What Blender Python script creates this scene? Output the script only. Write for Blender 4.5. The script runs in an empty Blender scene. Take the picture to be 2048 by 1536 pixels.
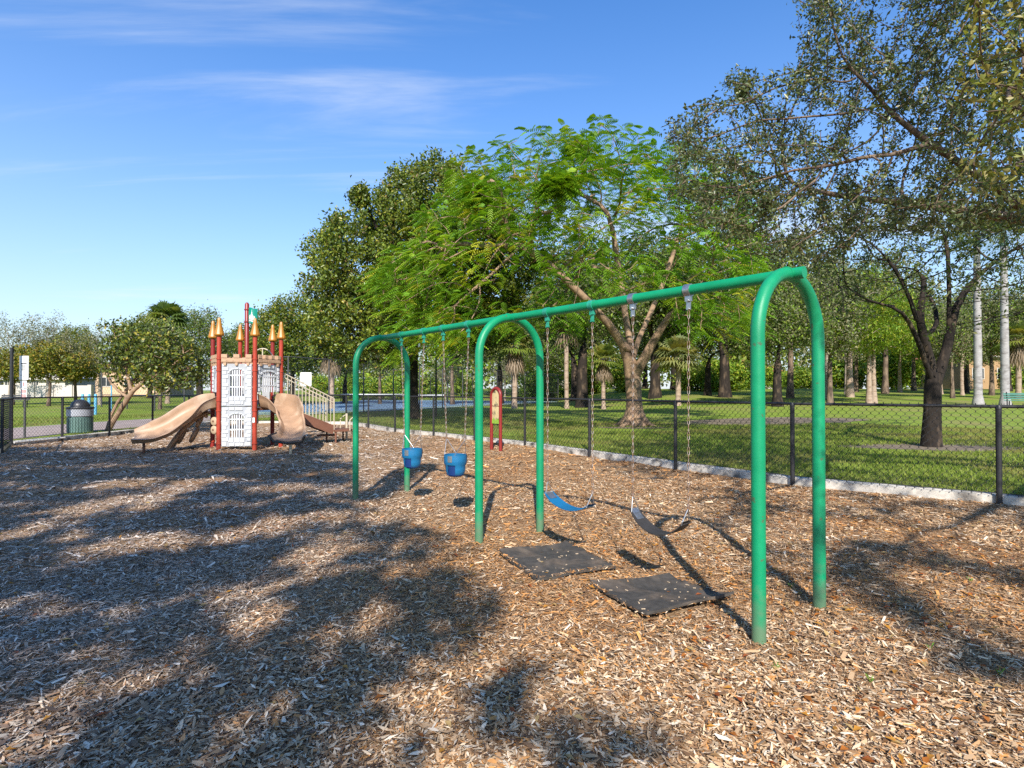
import bpy, math, random
import numpy as np
from mathutils import Vector, Matrix

R = math.radians
sc = bpy.context.scene
COL = sc.collection

# ------------------------------------------------------------------ camera
F = 1128.0                      # focal length in pixels of a 2048 px wide frame
PITCH = math.atan(12.0 / F)
CAMZ = 1.6
cam_d = bpy.data.cameras.new("camera")
cam_d.sensor_width = 36.0
cam_d.lens = 36.0 * F / 2048.0
cam_d.clip_start = 0.05
cam_d.clip_end = 2000.0
cam = bpy.data.objects.new("camera", cam_d)
cam.location = (0, 0, CAMZ)
cam.rotation_euler = (R(90) + PITCH, 0, 0)
COL.objects.link(cam)
sc.camera = cam

# ------------------------------------------------------------------ light
SUN_EL, SUN_K = R(37.0), 1.0 / math.tan(R(37.0))
SUN_DX = 0.02                   # shadows fall straight away from the camera
sun_d = bpy.data.lights.new("sun", 'SUN')
sun_d.energy = 4.2
sun_d.angle = R(0.5)
sun_d.color = (1.0, 0.94, 0.86)
sun = bpy.data.objects.new("sun", sun_d)
sun.rotation_euler = (R(90) - SUN_EL, 0, -math.atan(SUN_DX))
sun.location = (0, -20, 30)
COL.objects.link(sun)

world = bpy.data.worlds.new("World")
sc.world = world
world.use_nodes = True
nt = world.node_tree
nt.nodes.clear()


def wn(t, **kw):
    n = nt.nodes.new(t)
    for k, v in kw.items():
        setattr(n, k, v)
    return n


def wl(a, b):
    nt.links.new(a, b)


def wmath(op, a, b=None, c=None):
    n = wn('ShaderNodeMath', operation=op)
    for i, v in enumerate((a, b, c)):
        if v is None:
            continue
        if isinstance(v, (int, float)):
            n.inputs[i].default_value = v
        else:
            wl(v, n.inputs[i])
    return n.outputs[0]


sky = wn('ShaderNodeTexSky', sky_type='NISHITA')
sky.sun_disc = False
sky.sun_elevation = SUN_EL
sky.sun_rotation = R(180)
sky.altitude = 0
sky.air_density = 1.25
sky.dust_density = 0.35
sky.ozone_density = 3.0
hsv = wn('ShaderNodeHueSaturation')
hsv.inputs['Saturation'].default_value = 1.25
wl(sky.outputs[0], hsv.inputs['Color'])
tc = wn('ShaderNodeTexCoord')
sep = wn('ShaderNodeSeparateXYZ')
wl(tc.outputs['Generated'], sep.inputs[0])
dz = wmath('MAXIMUM', sep.outputs[2], 0.03)
# cirrus: a high flat layer, seen in perspective
den = wmath('ADD', dz, 0.10)
cxx = wmath('DIVIDE', sep.outputs[0], den)
cyy = wmath('DIVIDE', sep.outputs[1], den)
comb = wn('ShaderNodeCombineXYZ')
wl(cxx, comb.inputs[0]); wl(cyy, comb.inputs[1])
mp = wn('ShaderNodeMapping')
mp.inputs['Rotation'].default_value = (0, 0, R(20))
mp.inputs['Scale'].default_value = (0.42, 1.9, 1)
mp.inputs['Location'].default_value = (1.7, 4.2, 0)
wl(comb.outputs[0], mp.inputs[0])
n1 = wn('ShaderNodeTexNoise')
n1.inputs['Scale'].default_value = 0.95
n1.inputs['Detail'].default_value = 9
n1.inputs['Roughness'].default_value = 0.6
n1.inputs['Distortion'].default_value = 0.9
wl(mp.outputs[0], n1.inputs['Vector'])
mp2 = wn('ShaderNodeMapping')
mp2.inputs['Rotation'].default_value = (0, 0, R(18))
mp2.inputs['Scale'].default_value = (0.25, 0.5, 1)
mp2.inputs['Location'].default_value = (4.6, 2.6, 0)
wl(comb.outputs[0], mp2.inputs[0])
n2 = wn('ShaderNodeTexNoise')
n2.inputs['Scale'].default_value = 0.8
n2.inputs['Detail'].default_value = 3
wl(mp2.outputs[0], n2.inputs['Vector'])
cm = wmath('ADD', n1.outputs[0], wmath('MULTIPLY', wmath('SUBTRACT', n2.outputs[0], 0.5), 0.9))
rmp = wn('ShaderNodeMapRange', interpolation_type='SMOOTHSTEP')
rmp.inputs['From Min'].default_value = 0.545
rmp.inputs['From Max'].default_value = 0.86
rmp.inputs['To Min'].default_value = 0.0
rmp.inputs['To Max'].default_value = 0.7
wl(cm, rmp.inputs['Value'])
# the air whitens towards the horizon
hz_ = wmath('POWER', wmath('SUBTRACT', 1.0, wmath('MINIMUM', dz, 1.0)), 3.8)
hzm = wmath('MULTIPLY', hz_, 0.85)
mixh = wn('ShaderNodeMix', data_type='RGBA')
wl(hzm, mixh.inputs[0])
tint = wn('ShaderNodeMix', data_type='RGBA', blend_type='MULTIPLY')
tint.inputs[0].default_value = 1.0
tint.inputs[7].default_value = (0.70, 0.86, 1.08, 1)
wl(hsv.outputs[0], tint.inputs[6])
wl(tint.outputs[2], mixh.inputs[6])
mixh.inputs[7].default_value = (3.7, 4.1, 4.75, 1)
mixc = wn('ShaderNodeMix', data_type='RGBA')
wl(rmp.outputs[0], mixc.inputs[0])
wl(mixh.outputs[2], mixc.inputs[6])
mixc.inputs[7].default_value = (4.3, 4.6, 5.1, 1)
bg = wn('ShaderNodeBackground')
bg.inputs['Strength'].default_value = 0.115
wl(mixc.outputs[2], bg.inputs['Color'])
wo = wn('ShaderNodeOutputWorld')
wl(bg.outputs[0], wo.inputs['Surface'])

sc.view_settings.view_transform = 'Standard'
sc.view_settings.look = 'None'
sc.view_settings.exposure = 0.9
sc.view_settings.gamma = 1.0
sc.view_settings.use_curve_mapping = False
sc.cycles.use_denoising = False
sc.cycles.max_bounces = 6
sc.cycles.diffuse_bounces = 3
sc.cycles.transmission_bounces = 4
sc.cycles.caustics_reflective = False
sc.cycles.caustics_refractive = False

# ------------------------------------------------------------------ helpers
FWD = np.array((0, math.cos(PITCH), math.sin(PITCH)))
UP = np.array((0, -math.sin(PITCH), math.cos(PITCH)))
RGT = np.array((1.0, 0, 0))
CAM = np.array((0, 0, CAMZ))


def ray(px, py):
    return RGT * ((px - 1024) / F) + UP * ((768 - py) / F) + FWD


def G(px, py, z=0.0):
    """world point on the level z seen at a pixel of the survey photograph"""
    d = ray(px, py)
    return CAM + d * ((z - CAMZ) / d[2])


def D(px, py, y):
    """world point at distance y seen at a pixel"""
    d = ray(px, py)
    return CAM + d * (y / d[1])


def sstep(a, b, x):
    t = np.clip((np.asarray(x, float) - a) / (b - a), 0, 1)
    return t * t * (3 - 2 * t)


def vnoise(x, y, seed=0):
    x = np.asarray(x, float); y = np.asarray(y, float)
    xi = np.floor(x).astype(np.int64); yi = np.floor(y).astype(np.int64)
    fx = x - xi; fy = y - yi
    fx = fx * fx * (3 - 2 * fx); fy = fy * fy * (3 - 2 * fy)

    def h(a, b):
        n = (a * 374761393 + b * 668265263 + seed * 974711) & 0x7fffffff
        n = ((n ^ (n >> 13)) * 1274126177) & 0x7fffffff
        n = n ^ (n >> 16)
        return (n & 0xffff) / 65535.0
    return (h(xi, yi) * (1 - fx) + h(xi + 1, yi) * fx) * (1 - fy) + (h(xi, yi + 1) * (1 - fx) + h(xi + 1, yi + 1) * fx) * fy


def fbm(x, y, seed=0, o=4):
    s = 0; a = 0.5; t = 0
    for i in range(o):
        s = s + a * vnoise(x * 2 ** i, y * 2 ** i, seed + i * 17); t += a; a *= 0.5
    return s / t


def mesh_np(name, verts, faces, mat=None, col=None, smooth=False):
    """faces: list of int arrays (n,3)/(n,4)"""
    me = bpy.data.meshes.new(name)
    if not isinstance(faces, (list, tuple)):
        faces = [faces]
    faces = [np.asarray(f, np.int32) for f in faces if len(f)]
    verts = np.asarray(verts, np.float32)
    nl = sum(f.size for f in faces); nf = sum(len(f) for f in faces)
    me.vertices.add(len(verts)); me.vertices.foreach_set('co', verts.ravel())
    me.loops.add(nl); me.polygons.add(nf)
    me.loops.foreach_set('vertex_index', np.concatenate([f.ravel() for f in faces]))
    tot = np.concatenate([np.full(len(f), f.shape[1], np.int32) for f in faces])
    st = np.concatenate([[0], np.cumsum(tot)[:-1]]).astype(np.int32)
    me.polygons.foreach_set('loop_start', st)
    if smooth:
        me.polygons.foreach_set('use_smooth', np.ones(nf, bool))
    me.update(calc_edges=True)
    if col is not None:
        ca = me.color_attributes.new('Col', 'FLOAT_COLOR', 'POINT')
        c4 = np.ones((len(verts), 4), np.float32); c4[:, :3] = col
        ca.data.foreach_set('color', c4.ravel())
    if mat:
        me.materials.append(mat)
    return me


ORG = {}


def worg(o):
    return ORG.get(o.name, np.zeros(3)) if o else np.zeros(3)


def link(name, me, parent=None, loc=None):
    o = bpy.data.objects.new(name, me)
    COL.objects.link(o)
    if parent:
        o.parent = parent
        ORG[o.name] = worg(parent)
    else:
        ORG[o.name] = np.zeros(3)
    if loc is not None:
        o.location = loc
        ORG[o.name] = ORG[o.name] + np.array(loc, float)
    return o


def tag(o, label=None, cat=None, group=None, kind=None):
    if label: o['label'] = label
    if cat: o['category'] = cat
    if group: o['group'] = group
    if kind: o['kind'] = kind
    return o


def thing(name, label, cat, loc=(0, 0, 0), group=None):
    o = bpy.data.objects.new(name, None)
    o.empty_display_size = 0.2
    COL.objects.link(o)
    o.location = [float(v) for v in loc]
    ORG[o.name] = np.array(loc, float)
    return tag(o, label, cat, group)


def copy_tree(o, parent=None):
    c = o.copy(); COL.objects.link(c); c.parent = parent
    for ch in list(o.children):
        copy_tree(ch, c)
    return c


class MB:
    """collects shapes in world space, builds one mesh object"""

    def __init__(self):
        self.v = []; self.f = []; self.n = 0

    def raw(self, verts, faces):
        b = self.n
        self.v += [tuple(map(float, p)) for p in verts]
        self.f += [tuple(i + b for i in fc) for fc in faces]
        self.n += len(verts)
        return self

    def box(self, c, s, rot=None):
        """c centre, s full sizes, rot 3x3"""
        hx, hy, hz = s[0] / 2, s[1] / 2, s[2] / 2
        P = np.array([(-hx, -hy, -hz), (hx, -hy, -hz), (hx, hy, -hz), (-hx, hy, -hz),
                      (-hx, -hy, hz), (hx, -hy, hz), (hx, hy, hz), (-hx, hy, hz)])
        if rot is not None:
            P = P @ np.asarray(rot).T
        return self.raw(P + np.asarray(c), [(0, 3, 2, 1), (4, 5, 6, 7), (0, 1, 5, 4), (1, 2, 6, 5), (2, 3, 7, 6), (3, 0, 4, 7)])

    def bar(self, a, b, w, h, up=(0, 0, 1)):
        a = np.asarray(a, float); b = np.asarray(b, float)
        t = b - a; L = np.linalg.norm(t); t /= L
        u = np.cross(up, t)
        if np.linalg.norm(u) < 1e-6: u = np.cross((1, 0, 0), t)
        u /= np.linalg.norm(u); v = np.cross(t, u)
        return self.box((a + b) / 2, (L, w, h), np.column_stack((t, u, v)))

    def tube(self, path, rad, n=10, cap=True, closed=False):
        P = np.asarray(path, float); m = len(P)
        r = np.full(m, rad, float) if np.isscalar(rad) else np.asarray(rad, float)
        T = np.gradient(P, axis=0) if not closed else np.roll(P, -1, 0) - np.roll(P, 1, 0)
        T /= np.maximum(np.linalg.norm(T, axis=1, keepdims=True), 1e-9)
        a = np.array((0, 0, 1.0)) if abs(T[0][2]) < 0.9 else np.array((1.0, 0, 0))
        u = np.cross(T[0], a); u /= np.linalg.norm(u)
        V = []
        an = np.linspace(0, 2 * math.pi, n, endpoint=False)
        for i in range(m):
            u = u - T[i] * (u @ T[i]); u /= max(np.linalg.norm(u), 1e-9)
            w = np.cross(T[i], u)
            V.append(P[i] + r[i] * (np.outer(np.cos(an), u) + np.outer(np.sin(an), w)))
        V = np.concatenate(V)
        fs = []
        for i in range(m if closed else m - 1):
            j = (i + 1) % m
            for k in range(n):
                k2 = (k + 1) % n
                fs.append((i * n + k, i * n + k2, j * n + k2, j * n + k))
        if cap and not closed:
            fs.append(tuple(range(n - 1, -1, -1)))
            fs.append(tuple((m - 1) * n + k for k in range(n)))
        return self.raw(V, fs)

    def lathe(self, c, prof, n=20, cap=True):
        """prof list of (radius, z) about vertical axis at c"""
        an = np.linspace(0, 2 * math.pi, n, endpoint=False)
        V = []
        for r, z in prof:
            V += [(c[0] + r * math.cos(t), c[1] + r * math.sin(t), c[2] + z) for t in an]
        fs = []
        for i in range(len(prof) - 1):
            for k in range(n):
                k2 = (k + 1) % n
                fs.append((i * n + k, i * n + k2, (i + 1) * n + k2, (i + 1) * n + k))
        if cap:
            fs.append(tuple(range(n - 1, -1, -1)))
            fs.append(tuple((len(prof) - 1) * n + k for k in range(n)))
        return self.raw(V, fs)

    def plate(self, pts, t, o, ux, uy, un):
        """polygon pts (2d) extruded t along un; o origin"""
        o, ux, uy, un = [np.asarray(a, float) for a in (o, ux, uy, un)]
        m = len(pts)
        A = [o + ux * p[0] + uy * p[1] for p in pts]
        B = [a + un * t for a in A]
        fs = [tuple(range(m - 1, -1, -1)), tuple(range(m, 2 * m))]
        for i in range(m):
            j = (i + 1) % m
            fs.append((i, j, m + j, m + i))
        return self.raw(A + B, fs)

    def grid(self, P, close_u=False):
        """P array (a,b,3)"""
        P = np.asarray(P, float); a, b = P.shape[:2]
        fs = []
        for i in range(a if close_u else a - 1):
            i2 = (i + 1) % a
            for j in range(b - 1):
                fs.append((i * b + j, i2 * b + j, i2 * b + j + 1, i * b + j + 1))
        return self.raw(P.reshape(-1, 3), fs)

    def build(self, name, mat, parent=None, smooth=False, bevel=0.0, auto=None):
        me = bpy.data.meshes.new(name)
        o3 = worg(parent)
        me.from_pydata([(p[0] - o3[0], p[1] - o3[1], p[2] - o3[2]) for p in self.v], [], self.f)
        me.update()
        if mat: me.materials.append(mat)
        if smooth:
            me.polygons.foreach_set('use_smooth', np.ones(len(me.polygons), bool))
            if auto:
                me.set_sharp_from_angle(angle=R(auto))
        o = link(name, me, parent)
        if bevel:
            b = o.modifiers.new('bevel', 'BEVEL'); b.width = bevel; b.segments = 2; b.limit_method = 'ANGLE'
        return o


def arc(c, r, a0, a1, n, ux, uy):
    c = np.asarray(c, float); ux = np.asarray(ux, float); uy = np.asarray(uy, float)
    return [c + ux * r * math.cos(a) + uy * r * math.sin(a) for a in np.linspace(a0, a1, n)]


# ------------------------------------------------------------------ materials
MATS = {}


def mat(name, col, rough=0.6, spec=0.4, metal=0.0, var=0.0, vscale=3.0, bump=0.0, bscale=40.0, col2=None, c2scale=2.0, c2lo=0.5, c2hi=0.65, detail=6, coat=0.0, stretch=None):
    m = bpy.data.materials.new(name); m.use_nodes = True
    n = m.node_tree.nodes; l = m.node_tree.links
    b = n['Principled BSDF']
    b.inputs['Roughness'].default_value = rough
    b.inputs['Specular IOR Level'].default_value = spec
    b.inputs['Metallic'].default_value = metal
    if coat: b.inputs['Coat Weight'].default_value = coat
    b.inputs['Base Color'].default_value = (*col, 1)
    tcn = n.new('ShaderNodeTexCoord')
    vec = tcn.outputs['Object']
    if stretch:
        mpn = n.new('ShaderNodeMapping'); mpn.inputs['Scale'].default_value = stretch
        l.new(vec, mpn.inputs[0]); vec = mpn.outputs[0]
    cur = None
    if col2 is not None:
        t = n.new('ShaderNodeTexNoise'); t.inputs['Scale'].default_value = c2scale; t.inputs['Detail'].default_value = detail
        l.new(vec, t.inputs['Vector'])
        mr = n.new('ShaderNodeMapRange'); mr.inputs['From Min'].default_value = c2lo; mr.inputs['From Max'].default_value = c2hi
        l.new(t.outputs[0], mr.inputs['Value'])
        mx = n.new('ShaderNodeMix'); mx.data_type = 'RGBA'
        l.new(mr.outputs[0], mx.inputs[0])
        mx.inputs[6].default_value = (*col, 1); mx.inputs[7].default_value = (*col2, 1)
        cur = mx.outputs[2]
    if var:
        t = n.new('ShaderNodeTexNoise'); t.inputs['Scale'].default_value = vscale; t.inputs['Detail'].default_value = 8
        l.new(vec, t.inputs['Vector'])
        mr = n.new('ShaderNodeMapRange'); mr.inputs['From Min'].default_value = 0.3; mr.inputs['From Max'].default_value = 0.7
        mr.inputs['To Min'].default_value = 1 - var; mr.inputs['To Max'].default_value = 1 + var
        l.new(t.outputs[0], mr.inputs['Value'])
        h = n.new('ShaderNodeHueSaturation')
        if cur: l.new(cur, h.inputs['Color'])
        else: h.inputs['Color'].default_value = (*col, 1)
        l.new(mr.outputs[0], h.inputs['Value'])
        cur = h.outputs[0]
    if cur: l.new(cur, b.inputs['Base Color'])
    if bump:
        t = n.new('ShaderNodeTexNoise'); t.inputs['Scale'].default_value = bscale; t.inputs['Detail'].default_value = 6
        l.new(vec, t.inputs['Vector'])
        bp = n.new('ShaderNodeBump'); bp.inputs['Strength'].default_value = bump; bp.inputs['Distance'].default_value = 0.02
        l.new(t.outputs[0], bp.inputs['Height']); l.new(bp.outputs[0], b.inputs['Normal'])
    MATS[name] = m
    return m


def leafmat(name, rough=0.5, spec=0.35, transl=0.35, tint=(1.25, 1.25, 0.55)):
    """leaf colour comes from the mesh's colour attribute; light passes through"""
    m = bpy.data.materials.new(name); m.use_nodes = True
    n = m.node_tree.nodes; l = m.node_tree.links
    b = n['Principled BSDF']; b.inputs['Roughness'].default_value = rough; b.inputs['Specular IOR Level'].default_value = spec
    at = n.new('ShaderNodeVertexColor'); at.layer_name = 'Col'
    l.new(at.outputs[0], b.inputs['Base Color'])
    tr = n.new('ShaderNodeBsdfTranslucent')
    mm = n.new('ShaderNodeMix'); mm.data_type = 'RGBA'; mm.blend_type = 'MULTIPLY'; mm.inputs[0].default_value = 1
    l.new(at.outputs[0], mm.inputs[6]); mm.inputs[7].default_value = (*tint, 1)
    l.new(mm.outputs[2], tr.inputs[0])
    ms = n.new('ShaderNodeMixShader'); ms.inputs[0].default_value = transl
    l.new(b.outputs[0], ms.inputs[1]); l.new(tr.outputs[0], ms.inputs[2])
    l.new(ms.outputs[0], n['Material Output'].inputs['Surface'])
    return m


def colmat(name, rough=0.8, spec=0.2, bump=0.0, bscale=60):
    m = bpy.data.materials.new(name); m.use_nodes = True
    n = m.node_tree.nodes; l = m.node_tree.links
    b = n['Principled BSDF']; b.inputs['Roughness'].default_value = rough; b.inputs['Specular IOR Level'].default_value = spec
    at = n.new('ShaderNodeVertexColor'); at.layer_name = 'Col'
    l.new(at.outputs[0], b.inputs['Base Color'])
    return m


M_green = mat('green_powder_coat', (0.001, 0.24, 0.10), 0.38, 0.45, var=0.14, vscale=3.5, bump=0.08, bscale=120, col2=(0.05, 0.13, 0.06), c2scale=16, c2lo=0.66, c2hi=0.70)
M_greenclamp = mat('green_painted_clamp', (0.02, 0.25, 0.16), 0.4, 0.5, var=0.3, vscale=30)
M_zinc = mat('galvanised_metal', (0.40, 0.41, 0.42), 0.35, 0.5, metal=0.85, var=0.2, vscale=25)
M_rust = mat('rusty_chain', (0.22, 0.13, 0.085), 0.7, 0.3, metal=0.3, col2=(0.34, 0.30, 0.27), c2scale=14, c2lo=0.45, c2hi=0.6, var=0.25, vscale=40)
M_bluerub = mat('blue_rubber', (0.008, 0.125, 0.27), 0.5, 0.4, var=0.15, vscale=9, bump=0.1, bscale=80)
M_bluein = mat('dark_blue_rubber', (0.006, 0.03, 0.13), 0.6, 0.3)
M_black = mat('black_rubber', (0.035, 0.032, 0.03), 0.6, 0.35, var=0.25, vscale=8, bump=0.15, bscale=60)
M_mat = mat('worn_rubber_mat', (0.062, 0.055, 0.047), 0.75, 0.3, col2=(0.14, 0.105, 0.075), c2scale=3.5, c2lo=0.48, c2hi=0.72, var=0.3, vscale=16, bump=0.25, bscale=90)
M_blackmetal = mat('black_vinyl_coated_steel', (0.022, 0.022, 0.024), 0.45, 0.45, var=0.25, vscale=12)
M_greypost = mat('faded_black_post', (0.06, 0.06, 0.062), 0.55, 0.4, var=0.3, vscale=10)
M_red = mat('red_powder_coat', (0.36, 0.045, 0.022), 0.4, 0.45, var=0.15, vscale=5)
M_darkred = mat('dark_red_powder_coat', (0.22, 0.02, 0.016), 0.4, 0.45, var=0.15, vscale=5)
M_white = mat('white_moulded_plastic', (0.62, 0.63, 0.635), 0.5, 0.35, var=0.06, vscale=9, bump=0.05, bscale=90)
M_groove = mat('moulded_plastic_recess', (0.36, 0.37, 0.38), 0.6, 0.3, var=0.08, vscale=8)  # backing plate coloured darker than the stones, standing in for groove shade
M_tan = mat('tan_moulded_plastic', (0.36, 0.225, 0.135), 0.45, 0.4, var=0.14, vscale=4, col2=(0.42, 0.30, 0.20), c2scale=2.0)
M_tanlight = mat('pale_tan_plastic', (0.46, 0.35, 0.23), 0.5, 0.35, var=0.08, vscale=6)
M_blockt = mat('sandstone_plastic', (0.44, 0.28, 0.17), 0.55, 0.35, var=0.15, vscale=14)
M_gold = mat('gold_plastic', (0.40, 0.17, 0.02), 0.4, 0.45, var=0.12, vscale=9)
M_brown = mat('brown_coated_steel', (0.17, 0.075, 0.045), 0.5, 0.4, var=0.12, vscale=6)
M_cream = mat('cream_powder_coat', (0.50, 0.43, 0.31), 0.45, 0.4, var=0.08, vscale=6)
M_flag = mat('teal_flag_plastic', (0.0, 0.21, 0.15), 0.45, 0.4, var=0.08)
M_flagw = mat('white_flag_print', (0.78, 0.78, 0.76), 0.5, 0.3)
M_conc = mat('weathered_concrete', (0.56, 0.52, 0.45), 0.85, 0.2, col2=(0.10, 0.09, 0.08), c2scale=3.0, c2lo=0.50, c2hi=0.68, var=0.2, vscale=14, bump=0.3, bscale=50)
M_path = mat('concrete_path', (0.34, 0.27, 0.23), 0.85, 0.2, var=0.18, vscale=1.5, bump=0.1, bscale=30)
M_court = mat('blue_court_paint', (0.15, 0.25, 0.36), 0.7, 0.3, var=0.15, vscale=0.4)
M_courtg = mat('pale_green_court_paint', (0.30, 0.40, 0.34), 0.7, 0.3, var=0.12, vscale=0.4)
M_line = mat('white_line_paint', (0.75, 0.75, 0.73), 0.6, 0.3)
M_bark = mat('grey_brown_bark', (0.20, 0.145, 0.10), 0.9, 0.15, col2=(0.07, 0.05, 0.04), c2scale=5, c2lo=0.42, c2hi=0.62, var=0.25, vscale=12, bump=0.9, bscale=16, stretch=(1, 1, 0.35))
M_barkdark = mat('dark_oak_bark', (0.028, 0.022, 0.018), 0.9, 0.15, col2=(0.105, 0.075, 0.05), c2scale=4, c2lo=0.52, c2hi=0.66, var=0.3, vscale=14, bump=1.0, bscale=22, stretch=(1, 1, 0.4))
M_barktan = mat('smooth_tan_bark', (0.30, 0.20, 0.125), 0.85, 0.2, col2=(0.15, 0.10, 0.07), c2scale=3.2, c2lo=0.48, c2hi=0.66, var=0.25, vscale=9, bump=0.6, bscale=13)
M_barkpalm = mat('pale_palm_bark', (0.36, 0.27, 0.20), 0.85, 0.2, col2=(0.21, 0.14, 0.095), c2scale=2.2, var=0.2, vscale=9, bump=0.5, bscale=12, stretch=(1, 1, 2.5))
M_barkroyal = mat('grey_palm_bark', (0.34, 0.32, 0.31), 0.85, 0.2, col2=(0.20, 0.18, 0.17), c2scale=1.6, var=0.15, vscale=7, bump=0.3, bscale=10, stretch=(1, 1, 2.0))
M_twig = mat('pale_twig_bark', (0.30, 0.25, 0.20), 0.9, 0.15, var=0.2, vscale=6)
M_leaf = leafmat('leaf')
M_leafgloss = leafmat('glossy_leaf', rough=0.38, spec=0.5, transl=0.28)
M_frond = leafmat('feathery_frond', rough=0.55, spec=0.3, transl=0.45, tint=(1.35, 1.2, 0.4))
M_grass = leafmat('grass_blades', rough=0.6, spec=0.2, transl=0.35)
M_chip = colmat('wood_chip', rough=0.85, spec=0.15)
M_wallw = mat('white_render_wall', (0.52, 0.47, 0.42), 0.85, 0.2, var=0.08, vscale=0.8)
M_peach = mat('peach_render', (0.60, 0.42, 0.27), 0.85, 0.2, var=0.08, vscale=0.8)
M_ochre = mat('ochre_render', (0.36, 0.23, 0.12), 0.85, 0.2, var=0.08, vscale=0.8)
M_roof = mat('terracotta_roof', (0.38, 0.16, 0.08), 0.8, 0.2, var=0.25, vscale=4)
M_glassd = mat('dark_window_glass', (0.03, 0.035, 0.04), 0.15, 0.5)
M_trim = mat('pale_trim', (0.62, 0.58, 0.52), 0.7, 0.3)
M_signw = mat('white_sign_sheet', (0.78, 0.77, 0.74), 0.45, 0.4)
M_signr = mat('red_sign_print', (0.50, 0.06, 0.06), 0.5, 0.4)
M_ink = mat('black_sign_print', (0.05, 0.05, 0.05), 0.6, 0.3)
M_canbody = mat('green_slatted_can', (0.10, 0.17, 0.15), 0.5, 0.4, var=0.2, vscale=8)
M_canband = mat('grey_can_band', (0.32, 0.33, 0.36), 0.5, 0.4, var=0.1)
M_canlid = mat('black_can_lid', (0.03, 0.03, 0.033), 0.4, 0.5)
M_bluepost = mat('light_blue_paint', (0.10, 0.33, 0.50), 0.5, 0.4, var=0.1)
M_benchg = mat('teal_bench_slats', (0.12, 0.30, 0.26), 0.5, 0.4, var=0.15)


def wear(m):
    """ground-splash dirt and sun fading on the painted tubes"""
    n = m.node_tree.nodes; l = m.node_tree.links; b = n['Principled BSDF']
    src = b.inputs['Base Color'].links[0].from_socket
    t = n.new('ShaderNodeTexCoord'); sp = n.new('ShaderNodeSeparateXYZ'); l.new(t.outputs['Object'], sp.inputs[0])
    nz = n.new('ShaderNodeTexNoise'); nz.inputs['Scale'].default_value = 14; nz.inputs['Detail'].default_value = 8; l.new(t.outputs['Object'], nz.inputs['Vector'])
    ad = n.new('ShaderNodeMath'); ad.operation = 'MULTIPLY_ADD'; l.new(nz.outputs[0], ad.inputs[0]); ad.inputs[1].default_value = -0.5; l.new(sp.outputs[2], ad.inputs[2])
    mr = n.new('ShaderNodeMapRange'); mr.inputs['From Min'].default_value = -0.22; mr.inputs['From Max'].default_value = 0.06; mr.inputs['To Min'].default_value = 0.6; mr.inputs['To Max'].default_value = 0.0
    l.new(ad.outputs[0], mr.inputs['Value'])
    mx = n.new('ShaderNodeMix'); mx.data_type = 'RGBA'; l.new(mr.outputs[0], mx.inputs[0]); l.new(src, mx.inputs[6]); mx.inputs[7].default_value = (0.16, 0.13, 0.09, 1)
    f2 = n.new('ShaderNodeTexNoise'); f2.inputs['Scale'].default_value = 1.1; f2.inputs['Detail'].default_value = 4; l.new(t.outputs['Object'], f2.inputs['Vector'])
    m2 = n.new('ShaderNodeMapRange'); m2.inputs['From Min'].default_value = 0.45; m2.inputs['From Max'].default_value = 0.75; m2.inputs['To Max'].default_value = 0.15; l.new(f2.outputs[0], m2.inputs['Value'])
    m3 = n.new('ShaderNodeMix'); m3.data_type = 'RGBA'; l.new(m2.outputs[0], m3.inputs[0]); l.new(mx.outputs[2], m3.inputs[6]); m3.inputs[7].default_value = (0.05, 0.31, 0.19, 1)
    l.new(m3.outputs[2], b.inputs['Base Color'])
    rg = n.new('ShaderNodeMapRange'); rg.inputs['To Min'].default_value = 0.28; rg.inputs['To Max'].default_value = 0.62; l.new(nz.outputs[0], rg.inputs['Value']); l.new(rg.outputs[0], b.inputs['Roughness'])


wear(M_green)


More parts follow.
